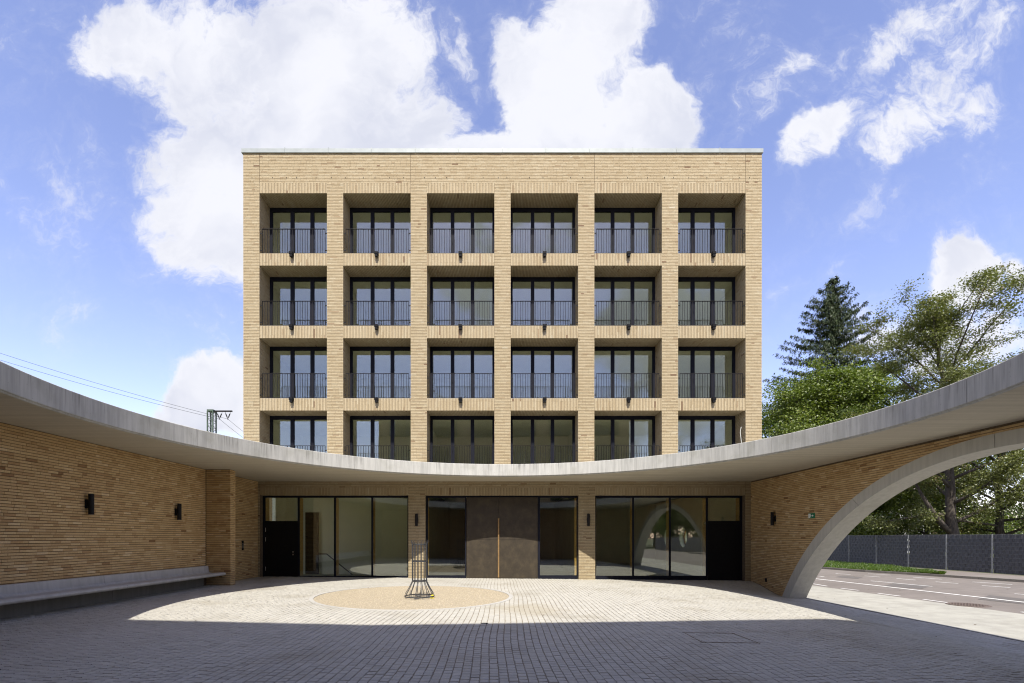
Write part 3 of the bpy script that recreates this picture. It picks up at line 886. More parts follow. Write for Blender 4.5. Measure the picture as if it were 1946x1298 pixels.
# windows of the loggias: frame, three panes
YW = Y0 + DEPTH
def window_meshes():
    w_ = OPEN; h = OH
    f = MB(); t = 0.105; tt = 0.15
    y0, y1 = 0.0, 0.10
    f.box(0, t, y0, y1, 0, h); f.box(w_ - t, w_, y0, y1, 0, h); f.box(t, w_ - t, y0, y1, h - tt, h); f.box(t, w_ - t, y0, y1, 0, .07)
    pw = 0.15
    c = [(w_ - pw) / 3 + 0.03 - 0.02, 2 * (w_ - pw) / 3 - 0.03 + 0.02]
    for x in c: f.box(x, x + pw, y0, y1, .07, h - tt)
    lines = MB()
    for x in c: f.box(x + pw / 2 - .004, x + pw / 2 + .004, y0 - .004, y0, .07, h - tt)
    fm = f.mesh('window_frame', FRAME)
    edges = [t, c[0], c[0] + pw, c[1], c[1] + pw, w_ - t]
    pm = []
    for k in range(3):
        g = MB(); g.box(edges[2 * k], edges[2 * k + 1], .045, .055, .07, h - tt); pm.append(g.mesh('pane', GLASS))
    hm = MB(); hm.box(c[0] + .07, c[0] + .09, -.05, -.02, .95, 1.10); hm.box(c[0] + .072, c[0] + .088, -.02, 0, 1.0, 1.02)
    return fm, pm, hm.mesh('handle', FRAME)
fm, pm, hm = window_meshes()
# railings
def railing_meshes():
    w_ = OPEN; f = MB()
    g_ = 0.09
    f.box(g_, w_ - g_, 0.0, 0.045, 1.035, 1.05); f.box(g_, w_ - g_, 0.010, 0.035, 0.035, 0.047)
    for x in (g_, w_ - g_ - .010): f.box(x, x + .010, .004, .041, 0.047, 1.035)
    for x0, x1 in ((0, g_), (w_ - g_, w_)):
        for z in (.14, .84): f.box(x0, x1, .012, .032, z, z + .035)
    nb = 24
    xs = [g_ + (w_ - 2 * g_) * (k + 1) / (nb + 1) for k in range(nb)]
    b = MB(); b.box(-.008, .008, -.008, .008, .047, 1.035)
    alls = MB()
    for x in xs: alls.box(x - .008, x + .008, .0145, .0305, .047, 1.035)
    return f.mesh('railing', IRON), b.mesh('bar', IRON), alls.mesh('bars', IRON), xs
rm, bm_, am, bxs = railing_meshes()
sp = MB(); sp.box(-.075, .075, -.16, .02, -.005, .10); sp.box(-.06, .06, -.165, -.16, .01, .09); sp.box(-.055, .055, -.15, -.04, -.095, -.005)
spm = sp.mesh('rain_spout', BLACK)
for r in range(4):
    for k, (a, b) in enumerate(EDGE):
        zb = TOPS[r] - OH
        wf = link('window_frame', fm, bld, (a, YW - Y0, zb))
        for q in pm: link('pane', q, wf)
        link('handle', hm, wf)
        rl = link('railing', rm, bld, (a, 0.035, zb))
        if r in (1, 2):
            for x in bxs: link('bar', bm_, rl, (x, .0225, 0))
        else:
            o = link('bars', am, rl); o['kind'] = 'stuff'
        if r < 3: link('rain_spout', spm, bld, ((a + b) / 2 + (-.04 if k == 0 else (.04 if k == 5 else 0)) , 0.0, zb - .10))
# loose cable hanging in the lowest right-hand loggia
xb = EDGE[5][1]
cb = MB(); cb.tube([(xb - .03, Y0 + .3, 6.35), (xb - .08, Y0 + .28, 6.15), (xb - .05, Y0 + .25, 5.7), (xb - .09, Y0 + .22, 5.35), (xb - .12, Y0 + .2, 5.0)], .009, 5)
tag(cb.build('cable', WHITE), 'thin white cable dangling in the lowest loggia of the right-hand column', 'cable')

# rooms behind the loggias
mb = MB(); mf = MB()
YI = YW + .1
for r in range(4):
    zb = TOPS[r] - OH
    mb.box(-HALF + .3, HALF - .3, Y0 + 1.05, 27.0, zb + OH - .02, zb + OH + .18)       # ceiling slab
    mf.box(-HALF + .3, HALF - .3, Y0 + 1.05, 27.0, zb - .10, zb)
    for k in range(7):
        a, b = pe[2 * k], pe[2 * k + 1]; c = (a + b) / 2
        if k in (0, 6): continue
        if k % 2 == 0 or r in (1,): mb.box(c - .09, c + .09, Y0 + 1.05, 25.0, zb, zb + OH - .02)
    yb = 24.2
    mb.box(-HALF + .3, HALF - .3, yb, yb + .15, zb, zb + OH - .02)
    mb.box(-HALF + .3, -HALF + .42, Y0 + 1.05, 24.2, zb, zb + OH - .02); mb.box(HALF - .42, HALF - .3, Y0 + 1.05, 24.2, zb, zb + OH - .02)
shift(mb.build('room_wall', PLASTER), bld); shift(mf.build('room_floor', SCREED), bld)

# ground floor hall
mb = MB()
mb.box(-10.4, 10.4, Y0 + .5, 32.6, 3.95, 4.2)
mb.box(-10.4, -3.55, 22.2, 22.35, -.1, 3.95)      # wall behind the left bay
mb.box(3.70, 10.4, 31.4, 31.6, -.1, 3.95)
mb.box(-10.4, -10.25, 21.15, 23.4, -.1, 3.95)  # stops short of the glazing to keep the added daylight gap open
# right-hand wall with two round windows
def wall_with_holes():
    y0, y1, z0, z1 = Y0 + .5, 31.4, -.1, 3.95
    hs = [(26.6, 1.72, .55), (29.1, 1.72, .55)]
    for xx, nm in ((10.25, 'room_wall'),):
        w = MB()
        cells = [(y0, 25.6), (25.6, 27.85), (27.85, 30.2), (30.2, y1)]
        for ci, (a, b) in enumerate(cells):
            if ci in (0, 3):
                w.box(xx, xx + .45, a, b, z0, z1); continue
            cy, cz, rr = hs[ci - 1]
            n = 32
            rect = []
            for k in range(n):
                an = 2 * PI * k / n + PI / n; c, s_ = math.cos(an), math.sin(an)
                t_ = 1e9
                if c > 1e-6: t_ = min(t_, (b - cy) / c)
                if c < -1e-6: t_ = min(t_, (a - cy) / c)
                if s_ > 1e-6: t_ = min(t_, (z1 - cz) / s_)
                if s_ < -1e-6: t_ = min(t_, (z0 - cz) / s_)
                rect.append((cy + c * t_, cz + s_ * t_))
            cor = [(b, z1), (a, z1), (a, z0), (b, z0)]
            for xx2, fl in ((xx, 1), (xx + .45, -1)):
                for k in range(n):
                    an0, an1 = 2 * PI * k / n + PI / n, 2 * PI * (k + 1) / n + PI / n
                    p = [(cy + rr * math.cos(an0), cz + rr * math.sin(an0)), (cy + rr * math.cos(an1), cz + rr * math.sin(an1)), rect[(k + 1) % n]]
                    r0, r1 = rect[k], rect[(k + 1) % n]
                    if abs(r0[0] - r1[0]) > 1e-6 and abs(r0[1] - r1[1]) > 1e-6:
                        cc = min(cor, key=lambda q: abs(q[0] - (r0[0] + r1[0]) / 2) + abs(q[1] - (r0[1] + r1[1]) / 2)); p.append(cc)
                    p.append(r0)
                    w.poly([(xx2, q[0], q[1]) for q in (p if fl > 0 else p[::-1])])
            for k in range(n):
                an0, an1 = 2 * PI * k / n + PI / n, 2 * PI * (k + 1) / n + PI / n
                w.poly([(xx, cy + rr * math.cos(an0), cz + rr * math.sin(an0)), (xx + .45, cy + rr * math.cos(an0), cz + rr * math.sin(an0)), (xx + .45, cy + rr * math.cos(an1), cz + rr * math.sin(an1)), (xx, cy + rr * math.cos(an1), cz + rr * math.sin(an1))])
        shift(w.build('hall_wall', PLASTER), bld)
        for cy, cz, rr in hs:
            ring = MB()
            ring.tube([(xx + .28, cy + (rr - .04) * math.cos(2 * PI * k / 32), cz + (rr - .04) * math.sin(2 * PI * k / 32)) for k in range(32)], .05, 8, closed=True)
            o = ring.build('porthole_window', OAK, None, True); shift(o, bld)
            gl = MB(); gl.prism([(cy + (rr - .05) * math.cos(2 * PI * k / 32), cz + (rr - .05) * math.sin(2 * PI * k / 32)) for k in range(32)], 'x', xx + .275, xx + .285)
            g2 = gl.build('pane', GLASS_G); g2.parent = o; g2.location = -Vector(bld.location) - Vector(o.location)
wall_with_holes()
shift(mb.build('hall_wall', PLASTER), bld)
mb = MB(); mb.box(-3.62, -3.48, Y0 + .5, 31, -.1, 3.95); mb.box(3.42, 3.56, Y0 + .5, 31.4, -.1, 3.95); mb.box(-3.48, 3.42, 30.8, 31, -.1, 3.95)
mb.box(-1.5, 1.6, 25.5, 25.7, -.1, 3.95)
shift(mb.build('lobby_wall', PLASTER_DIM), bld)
mb = MB(); mb.box(-10.4, 10.4, Y0 + .31, 32.6, -.30, -.02)
shift(mb.build('hall_floor', SCREED), bld)
# dark doorway and stair rail in the left bay, leaning boards on the right
mb = MB(); mb.box(-9.30, -8.70, 22.08, 22.18, -.02, 2.9); shift(mb.build('inner_door', BLACK), bld)
mb = MB(); mb.tube([(-8.55, 21.7, .95), (-8.15, 21.7, .95), (-6.95, 21.7, -.02)], .025, 8); shift(mb.build('handrail', IRON), bld)

# ground floor glazing
YG = Y0 + .22
def glazed(x0, x1, posts, door=None, sill=.11):
    """posts: x of the mullions; door: (xa, xb, ztop)"""
    fr = MB(); ft = .085
    z0 = -.12
    fr.box(x0, x0 + ft, YG, YG + .07, z0, GT); fr.box(x1 - ft, x1, YG, YG + .07, z0, GT); fr.box(x0 + ft, x1 - ft, YG, YG + .07, GT - .085, GT)
    lo, hi = (x0 + ft, x1 - ft)
    if door:
        if door[0] < (x0 + x1) / 2: lo = door[1]
        else: hi = door[0]
    if sill: fr.box(lo, hi, YG, YG + .07, z0, sill)
    for p in posts: fr.box(p - .035, p + .035, YG + .002, YG + .07, sill if sill else z0, GT - .085)
    o = fr.build('glazing_frame', FRAME); shift(o, bld)
    oak = MB()
    for p in [x0 + .05] + posts + [x1 - .05]: oak.box(p - .03, p + .03, YG + .072, YG + .40, sill or z0, GT - .08)
    o2 = oak.build('oak_mullion', OAK); o2.parent = o; o2.location = (-bld.location.x - o.location.x, -bld.location.y - o.location.y, 0)
    return o
def pane(par, xa, xb, za, zb):
    g = MB(); g.box(xa, xb, YG + .03, YG + .04, za, zb); q = g.build('pane', GLASS_G); q.parent = par; q.location = -Vector(bld.location) - Vector(par.location)
def bx(px): return (px - 955) / 46.0 * (YG / Y0)
def bz(py): return EYE + (1022 - py) / 46.0 * (YG / Y0)
DZ = bz(990)
# left bay
p1 = [bx(567), bx(636), bx(707)]
g1 = glazed(-10.02, -3.89, p1, door=(-10.0, p1[0]))
ed = [p1[0] + .035, p1[1] - .035, p1[1] + .035, p1[2] - .035, p1[2] + .035, -3.975]
for k in range(3): pane(g1, ed[2 * k], ed[2 * k + 1], .11, GT - .085)
pane(g1, -9.935, p1[0] - .035, DZ, GT - .085)
d = MB(); d.box(-9.935, p1[0] - .035, YG + .008, YG + .06, -.10, DZ); dl = d.build('side_door', BLACK, None); shift(dl, bld); dl['label'] = 'plain black door under a glass transom at the left end'
for z in (.32, 1.55, 1.95):
    hg = MB(); hg.tube([(-9.90, YG - .004, z), (-9.90, YG - .004, z + .17)], .012, 8); q = hg.build('hinge', STEEL); q.parent = dl; q.location = -Vector(bld.location) - Vector(dl.location)
for z in (1.00, 1.11):
    hg = MB(); hg.tube([(p1[0] - .22, YG + .01, z), (p1[0] - .22, YG - .02, z)], .028, 10); q = hg.build('lock', STEEL); q.parent = dl; q.location = -Vector(bld.location) - Vector(dl.location)
# middle bay with the bronze door
xd0, xd1 = bx(886), bx(1022.5)
fr = MB()
for (a, b) in ((-3.20, xd0), (xd1, 3.15)):
    fr.box(a, a + .08, YG, YG + .07, -.1, GT); fr.box(b - .05, b, YG, YG + .07, -.1, GT); fr.box(a + .08, b - .05, YG, YG + .07, GT - .085, GT); fr.box(a + .08, b - .05, YG, YG + .07, -.1, .13)
fr.box(xd0, xd1, YG + .03, YG + .10, GT - .06, GT)
g2 = fr.build('glazing_frame', FRAME); shift(g2, bld)
pane(g2, -3.12, xd0 - .05, .13, GT - .085); pane(g2, xd1 + .08, 3.10, .13, GT - .085)
oak = MB(); oak.box(-3.18, -3.10, YG + .072, YG + .2, .1, GT - .08); oak.box(3.02, 3.10, YG + .072, YG + .2, .1, GT - .08); o2 = oak.build('oak_mullion', OAK); o2.parent = g2; o2.location = -Vector(bld.location) - Vector(g2.location)
xm = bx(947.5)
door = link('entrance_door', None, bld, (xm, YG - Y0 + .02, 0)); door['label'] = 'tall bronze clad double door with a long upright bar'
for (a, b) in ((xd0 + .012, xm - .004), (xm + .004, xd1 - .012)):
    lf = MB(); lf.box(a - xm, b - xm, .0, .06, 0.0, GT - .065); lo_ = lf.build('door_leaf', BRONZE, door)
    wd = (b - a)
    cuts = [(0, .37), (.37, 1)] if a > -1 and a > xm - .5 else [(0, .68), (.68, 1)]
    for (c0, c1) in cuts:
        for (z0, z1) in ((.02, 1.62), (1.625, 2.52), (2.525, GT - .075)):
            s_ = MB(); s_.box(a - xm + wd * c0 + .003, a - xm + wd * c1 - .003, -.006, .0, z0 + .003, z1 - .003); s_.build('bronze_panel', BRONZE, lo_)
hb = MB(); hb.box(-.028, .028, -.085, -.055, .05, 2.52); hb.box(-.02, .02, -.055, -.004, .2, .24); hb.box(-.02, .02, -.055, -.004, 2.3, 2.34); hb.build('door_handle', BRASS, door)
# right bay
p3 = [bx(1203.5), bx(1273.5), bx(1344)]
g3 = glazed(3.83, 10.02, p3, door=(p3[2], 10.0), sill=.11)
ed = [3.915, p3[0] - .035, p3[0] + .035, p3[1] - .035, p3[1] + .035, p3[2] - .035]
for k in range(3): pane(g3, ed[2 * k], ed[2 * k + 1], .11, GT - .085)
pane(g3, p3[2] + .035, 9.935, DZ, GT - .085)
d = MB(); d.box(p3[2] + .035, 9.935, YG + .008, YG + .06, -.16, DZ); dl = d.build('side_door', BLACK, None); shift(dl, bld); dl['label'] = 'plain black panel under a glass transom at the right end'
mb = MB(); mb.box(-10.02, 10.02, YG - .02, YG + .1, -.3, -.02)
# ------------------------------------------------------------------ canopy with the round opening
canopy = thing('canopy', 'flat concrete canopy slab with a large circular opening over the court', 'canopy', (0, CC[1], SOF))
XO = 10.95; YF = -0.62
def ring_pts(r, z, n=192): return [(CC[0] + r * math.cos(2 * PI * k / n), CC[1] + r * math.sin(2 * PI * k / n), z) for k in range(n)]
def outer(an):
    c, s_ = math.cos(an), math.sin(an); t_ = 1e9
    if c > 1e-6: t_ = min(t_, XO / c)
    if c < -1e-6: t_ = min(t_, -10.75 / c)
    if s_ > 1e-6: t_ = min(t_, (Y0 + .012 - CC[1]) / s_)
    if s_ < -1e-6: t_ = min(t_, (YF - CC[1]) / s_)
    return t_
def slab(r_in, z, m_, nm, flip, z2=None):
    mb = MB(); n = 192
    an = sorted([2 * PI * k / n for k in range(n)] + [math.atan2(sy, sx) % (2 * PI) for sx, sy in ((XO, Y0 + .012 - CC[1]), (-10.75, Y0 + .012 - CC[1]), (-10.75, YF - CC[1]), (XO, YF - CC[1]))])
    for k in range(len(an)):
        a, b = an[k], an[(k + 1) % len(an)]
        P = []
        for q in (a, b):
            P.append((CC[0] + r_in * math.cos(q), CC[1] + r_in * math.sin(q), z)); t_ = outer(q); P.append((CC[0] + t_ * math.cos(q), CC[1] + t_ * math.sin(q), z))
        f = [P[0], P[1], P[3], P[2]]
        mb.poly(f if flip else f[::-1])
        if z2 is not None: mb.poly([P[1], P[3], (P[3][0], P[3][1], z2), (P[1][0], P[1][1], z2)])
    o = mb.build(nm, m_); shift(o, canopy); return o
slab(CR + .06, SOF, CONC_SOFFIT, 'soffit', False)
slab(CR + .30, CT - .006, CONC, 'roof_slab', True, SOF)
# fascia cast in lengths with open joints
jang = [R(-9.6 + 34.4 * k) for k in range(11)]; jang[10] = R(-9.6 + 360)
prof = [(CR + .06, SOF), (CR + .04, SOF + .012), (CR + .036, SOF + .028), (CR + .012, SOF + .030), (CR, SOF + .042), (CR, CT - .012), (CR + .012, CT), (CR + .30, CT), (CR + .30, CT - .1)]
for k in range(10):
    a, b = jang[k], jang[k + 1]
    n = 26; mb = MB(); gap = .0004
    rows = []
    for q in range(n + 1):
        an = a + gap + (b - a - 2 * gap) * q / n
        rows.append([(CC[0] + r * math.cos(an), CC[1] + r * math.sin(an), z) for r, z in prof])
    for q in range(n):
        for s_ in range(len(prof) - 1): mb.poly([rows[q][s_], rows[q][s_ + 1], rows[q + 1][s_ + 1], rows[q + 1][s_]])
    mb.poly(rows[0]); mb.poly(rows[-1][::-1])
    shift(mb.build('fascia', CONC), canopy)

# ------------------------------------------------------------------ left wall, pier and bench
lw = thing('brick_wall', 'long ochre brick wall behind the concrete bench', 'wall', (WL, 8, 0))
mb = MB(); mb.box(-10.72, WL - IN, YF, Y0 - .01, -.3, SOF + .05)
shift(mb.build('wall_core', MORTAR), lw)
F = Field(BRICK_SHADE, 0.03, 0.20)
rr = lay(3.0, 15.93, 0.70, SOF - .01, 0.3)
F.put(rr, (WL, 0, 0), (0, 1, 0), (0, 0, 1), (1, 0, 0))
F.put(lay(16.26, Y0 - .015, -.03, SOF - .01, 0.3), (WL, 0, 0), (0, 1, 0), (0, 0, 1), (1, 0, 0))
def choose_l(c, N):
    if c[1] < 9.45 or c[1] > 15.9: return None
    return c[1]
F.build(lw, choose_l, 300, PI / 2)
pr = thing('brick_pier', 'square brick pier at the far end of the bench', 'pier', (-9.68, 16.1, 0))
mb = MB(); mb.box(WL - .05, -9.27 - IN, 15.95 + IN, 16.25 - IN, -.2, SOF + .05)
shift(mb.build('pier_core', MORTAR), pr)
F = Field(BRICK_SHADE, 0.03, 0.20)
F.put(lay(WL + .012, -9.27, -.02, SOF - .01, 0.4), (0, 15.95, 0), (1, 0, 0), (0, 0, 1), (0, -1, 0))
F.put(lay(.004, .296, -.02, SOF - .01, 0.5), (-9.27, 15.95, 0), (0, 1, 0), (0, 0, 1), (1, 0, 0))
F.put(lay(WL + .012, -9.27, -.02, SOF - .01, 0.4), (0, 16.25, 0), (1, 0, 0), (0, 0, 1), (0, 1, 0))
F.build(pr, lambda c, N: (c[2] if N[1] < -.5 else None), 120, 0.0)

def bench():
    b = thing('concrete_bench', 'long concrete bench with a rounded front edge along the left wall', 'bench', (-9.75, 9.7, 0))
    cuts = [4.2, 8.0, 11.73, 15.90]
    # seat with curved rise into the back
    prof = [(-10.095, .75), (-10.095, .42), (-9.55, .42), (-9.44, .425), (-9.40, .445), (-9.385, .475), (-9.395, .505), (-9.43, .525), (-9.50, .53), (-9.86, .505), (-9.93, .52), (-9.97, .57), (-9.985, .73), (-10.0, .75)]
    for a, c in zip(cuts[:-1], cuts[1:]):
        mb = MB(); mb.prism(prof, 'y', a + .006, c - .006); o = mb.build('seat', CONC_BENCH); shift(o, b)
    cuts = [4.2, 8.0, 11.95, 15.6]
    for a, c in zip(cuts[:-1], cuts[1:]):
        mb = MB(); mb.box(-10.09, -9.95, a + .004, c - .004, -.1, .42); shift(mb.build('base', CONC_BASE_SHADE), b)
bench()

# ------------------------------------------------------------------ right wall with the arch
rw = thing('arched_wall', 'brick side wall cut by a wide concrete arch to the street', 'wall', (WR, 9.6, 0))
AC = 9.60
RI, ZI = 8.35, -4.78       # intrados
RE, ZE = 8.76, -4.89       # extrados
def ext_y(z, r=RE, zc=ZE):
    q = r * r - (z - zc) ** 2
    return math.sqrt(q) if q > 0 else 0.0
TH = 0.60
mb = MB()
n = 60
# solid core of the wall above the arch: between extrados and soffit, plus the solid ends
zlow = -.55
yf_ = ext_y(zlow)
prof_e = [(AC + (RE - .02) * math.sin(t_), ZE + (RE - .02) * math.cos(t_)) for t_ in np.linspace(-math.asin(yf_ / RE), math.asin(yf_ / RE), n)]
for (a, b) in zip(prof_e[:-1], prof_e[1:]):
    mb.prism([a, b, (b[0], SOF + .03), (a[0], SOF + .03)], 'x', WR + IN, WR + TH - IN)
mb.box(WR + IN, WR + TH - IN, prof_e[-1][0], Y0 - .012, -.6, SOF + .03); mb.box(WR + IN, WR + TH - IN, YF, prof_e[0][0], -.6, SOF + .03)
shift(mb.build('wall_core', MORTAR), rw)
F = Field(BRICK_SHADE, 0.03, 0.20)
def arch_rows(side, xface, N, ylim):
    v0 = -.58; nrow = int((SOF - .01 - v0) / PITCH)
    out = []
    for r in range(nrow):
        va, vb = v0 + r * PITCH + JT / 2, v0 + (r + 1) * PITCH - JT / 2
        ya, yb = ext_y(va, RE - .03), ext_y(vb, RE - .03)
        # start on the arch, run outwards
        if side > 0: s0, s1 = AC + ya, AC + yb; end = ylim
        else: s0, s1 = AC - ya, AC - yb; end = ylim
        u = s0; u_top = s1; first = True
        L = abs(end - s0)
        t_ = 0.0
        while t_ < L - .02:
            bl = STRETCH if random.random() > .3 else HEADER
            if first:
                bl = random.choice((.24, .19, .14)) + abs(ya - yb)
            e = min(t_ + bl, L)
            if L - e < .05: e = L
            if side > 0: q = (s0 + t_, s0 + e, va, vb, (s1 if first else s0 + t_), s0 + e)
            else: q = (s0 - e, s0 - t_, va, vb, s0 - e, (s1 if first else s0 - t_))
            out.append(q); t_ = e + HJ; first = False
    return out
F.put_skew(arch_rows(1, WR, None, Y0 - .015), (WR, 0, 0), (0, 1, 0), (0, 0, 1), (-1, 0, 0))
F.put_skew(arch_rows(-1, WR, None, YF + .05), (WR, 0, 0), (0, 1, 0), (0, 0, 1), (-1, 0, 0))
F.put_skew(arch_rows(1, WR, None, Y0 - .015), (WR + TH, 0, 0), (0, 1, 0), (0, 0, 1), (1, 0, 0))
def choose_r(c, N):
    if N[0] > 0 or c[1] < 9.45 or c[1] > 19: return None
    return c[1]
F.build(rw, choose_r, 300, -PI / 2)
# concrete arch ring in cast lengths
arch_t = math.asin(ext_y(-.62, RI, ZI) / RI)
edges_t = [-arch_t, -arch_t * .46, 0.017, arch_t * .46, arch_t]
te = math.asin(min(1, ext_y(-.62) / RE))
for k in range(4):
    mb = MB(); n = 18
    rows = []
    for q in range(n + 1):
        f_ = edges_t[k] + (edges_t[k + 1] - edges_t[k]) * q / n
        g_ = .0006 if q == 0 else (-.0006 if q == n else 0)
        ti = f_ + g_; tx = ti / arch_t * te
        pi_ = (AC + RI * math.sin(ti), ZI + RI * math.cos(ti)); po = (AC + RE * math.sin(tx), ZE + RE * math.cos(tx))
        x0, x1 = WR - .012, WR + TH + .012
        rows.append([(x0, *po), (x0, *pi_), (x1, *pi_), (x1, *po)])
    for q in range(n):
        for s_ in range(4):
            s2 = (s_ + 1) % 4
            mb.poly([rows[q][s_], rows[q + 1][s_], rows[q + 1][s2], rows[q][s2]])
    mb.poly(rows[0]); mb.poly(rows[-1][::-1])
    shift(mb.build('arch_segment', CONC_ARCH), rw)

# ------------------------------------------------------------------ wall lamps
def lamp(label, p, rz):
    t_ = thing('wall_lamp', label, 'wall lamp', p, rz, 'black tubular lamps on the brick walls')
    mb = MB(); mb.lathe([(.0, -.25), (.052, -.25), (.058, -.244), (.058, .244), (.052, .25), (.046, .235), (.0, .235)], 20, (0, -.115, 0)); mb.build('tube', IRON, t_, False)
    mb = MB(); mb.box(-.035, .035, -.058, -.012, -.06, .06); mb.build('bracket', IRON, t_)
    mb = MB(); mb.box(-.05, .05, -.012, .0015, -.11, .11); mb.build('back_plate', IRON, t_)
    mb = MB(); mb.lathe([(.0, -.243), (.044, -.243), (.044, -.252)], 16, (0, -.115, 0)); mb.build('lens', STEEL, t_)
    return t_
lamp('black tube lamp on the left brick wall, the nearer of two above the bench', (WL, 11.37, 2.52), PI / 2)
lamp('black tube lamp on the left brick wall, nearer the pier at the bench end', (WL, 14.47, 2.50), PI / 2)
lamp('black tube lamp on the brick pier left of the bronze door', (bx(792.5) * Y0 / YG, Y0, 2.43), 0)
lamp('black tube lamp on the brick pier right of the bronze door', (bx(1117.5) * Y0 / YG, Y0, 2.43), 0)
lamp('black tube lamp on the arched wall beside the green exit sign', (WR, 17.6, 2.42), -PI / 2)

# exit sign: green plate, white door, running figure and arrow
sg = thing('exit_sign', 'small green and white emergency exit sign on the arched brick wall', 'sign', (WR, 15.52, 2.43), -PI / 2)
mb = MB(); mb.box(-.16, .16, -.012, .0015, -.085, .085); mb.build('plate', GREEN_SIGN, sg)
mb = MB()
def flat(pts): mb.prism(pts, 'y', -.0145, -.012)
flat([(-.15, -.07), (-.085, -.07), (-.085, .07), (-.15, .07)])                       # door leaf
mb.build('door_symbol', WHITE, sg); mb = MB()
flat([(.005, -.012), (.055, -.012), (.055, .012), (.005, .012)]); flat([(.055, -.04), (.10, 0), (.055, .04)]); mb.build('arrow_symbol', WHITE, sg); mb = MB()
flat([(-.055 + .017 * math.cos(2 * PI * k / 10), .05 + .017 * math.sin(2 * PI * k / 10)) for k in range(10)])
flat([(-.068, .028), (-.042, .03), (-.035, -.012), (-.062, -.012)]); flat([(-.062, -.012), (-.05, -.012), (-.068, -.065), (-.082, -.06)]); flat([(-.048, -.012), (-.035, -.012), (-.015, -.045), (-.028, -.055)])
flat([(-.042, .026), (-.012, .0), (-.02, -.008), (-.046, .012)]); mb.build('figure_symbol', WHITE, sg)

# letter slot and hooded outlet
lb = thing('intercom_plate', 'slim dark plate on the brick wall beside the left black door', 'intercom', (WL, 18.2, 1.40), PI / 2)
mb = MB(); mb.box(-.06, .06, -.012, .0015, -.19, .19); mb.build('plate', IRON, lb); mb = MB()
for k in range(4): mb.box(-.02, .02, -.016, -.012, .05 - k * .05, .08 - k * .05)
mb.build('button', STEEL, lb)
ob = thing('wall_outlet', 'tiny dark outlet low on the arched brick wall by the foot', 'outlet', (WR, 18.2, .06), -PI / 2)
mb = MB(); mb.box(-.045, .045, -.02, .0015, -.07, .07); mb.build('plate', IRON, ob); mb = MB(); mb.box(-.04, .04, -.035, -.02, -.02, .06); mb.build('lid', IRON, ob)

# ------------------------------------------------------------------ tree guard on the gravel
gx, gy = -2.33, 13.15; gzz = float(gz(gx, gy))
tg = thing('tree_guard', 'dark steel cage with a flared foot standing empty on the gravel disc', 'tree guard', (gx, gy, gzz))
def ringm(r, z, hgt=.028, th=.007):
    mb = MB(); mb.lathe([(r, z - hgt / 2), (r + th, z - hgt / 2), (r + th, z + hgt / 2), (r, z + hgt / 2), (r, z - hgt / 2)], 36); mb.build('ring', GUARD, tg)
ringm(.192, .47); ringm(.192, 1.02, .032); ringm(.192, 1.50, .032); ringm(.405, .045, .03, .012)
NB = 14
for k in range(NB):
    a = 2 * PI * k / NB + .12; c, s_ = math.cos(a), math.sin(a)
    P = lambda r, z: (r * c, r * s_, z)
    mb = MB(); mb.tube([P(.205, 1.50), P(.205, .50), P(.215, .44), P(.30, .27), P(.385, .13), P(.410, .05)], .0095, 6); mb.build('bar', GUARD, tg)
    mb = MB(); mb.tube([P(.205, 1.50), P(.225, 1.55), P(.275 if k % 3 == 0 else .235, 1.61)], .006, 5); mb.build('prong', GUARD, tg)
rt = thing('dry_stems', 'short dry brown stubs inside the foot of the tree guard', 'plant', (gx, gy, gzz))
for k in range(22):
    a, r = random.random() * 2 * PI, .3 * math.sqrt(random.random()); x, y = r * math.cos(a), r * math.sin(a)
    mb = MB(); mb.tube([(x, y, -.01), (x + random.uniform(-.03, .03), y + random.uniform(-.03, .03), random.uniform(.12, .28))], .004, 4); mb.build('stem', GUARD if k % 2 else BARK, rt)
ap = thing('anchor_plate', 'grey steel base plates lying inside the tree guard foot', 'plate', (gx, gy, gzz))
for a in (0.3, 1.9, 3.2, 4.6):
    mb = MB(); c, s_ = math.cos(a), math.sin(a); mb.box(-.09, .09, -.05, .05, .0, .02); mb.build('plate', GALV, ap, False, (.26 * c, .26 * s_, 0.003), (0, 0, a))
yp = thing('marker_peg', 'bright yellow plastic peg on the gravel beside the tree guard', 'peg', (gx + .38, gy - .12, gzz))
mb = MB(); mb.lathe([(0, .10), (.03, .095), (.034, .07), (.014, .06), (.012, -.02), (0, -.02)], 10); mb.build('head', YELLOW, yp)
mb = MB(); mb.box(-.06, .05, -.03, .02, -.003, .012); mb.build('tab', YELLOW, yp)

# ------------------------------------------------------------------ street things
mx, my = px_on_road(1840, 1149.5)
mh = thing('manhole_cover', 'round rust brown manhole cover at the edge of the asphalt', 'manhole cover', (mx, my, float(road_z(mx))))
mb = MB(); mb.lathe([(0, .006), (.44, .006), (.44, -.02)], 36); mb.build('cover', RUST, mh)
mb = MB(); mb.lathe([(.45, -.02), (.45, .008), (.52, .008), (.52, -.02)], 36); mb.build('frame', RUST, mh)
mb = MB()
for i in range(-4, 5):
    for j in range(-4, 5):
        if math.hypot(i, j) < 4.4: mb.box(i * .095 - .03, i * .095 + .03, j * .095 - .03, j * .095 + .03, .006, .013)
mb.build('tread', RUST, mh)['kind'] = 'stuff'

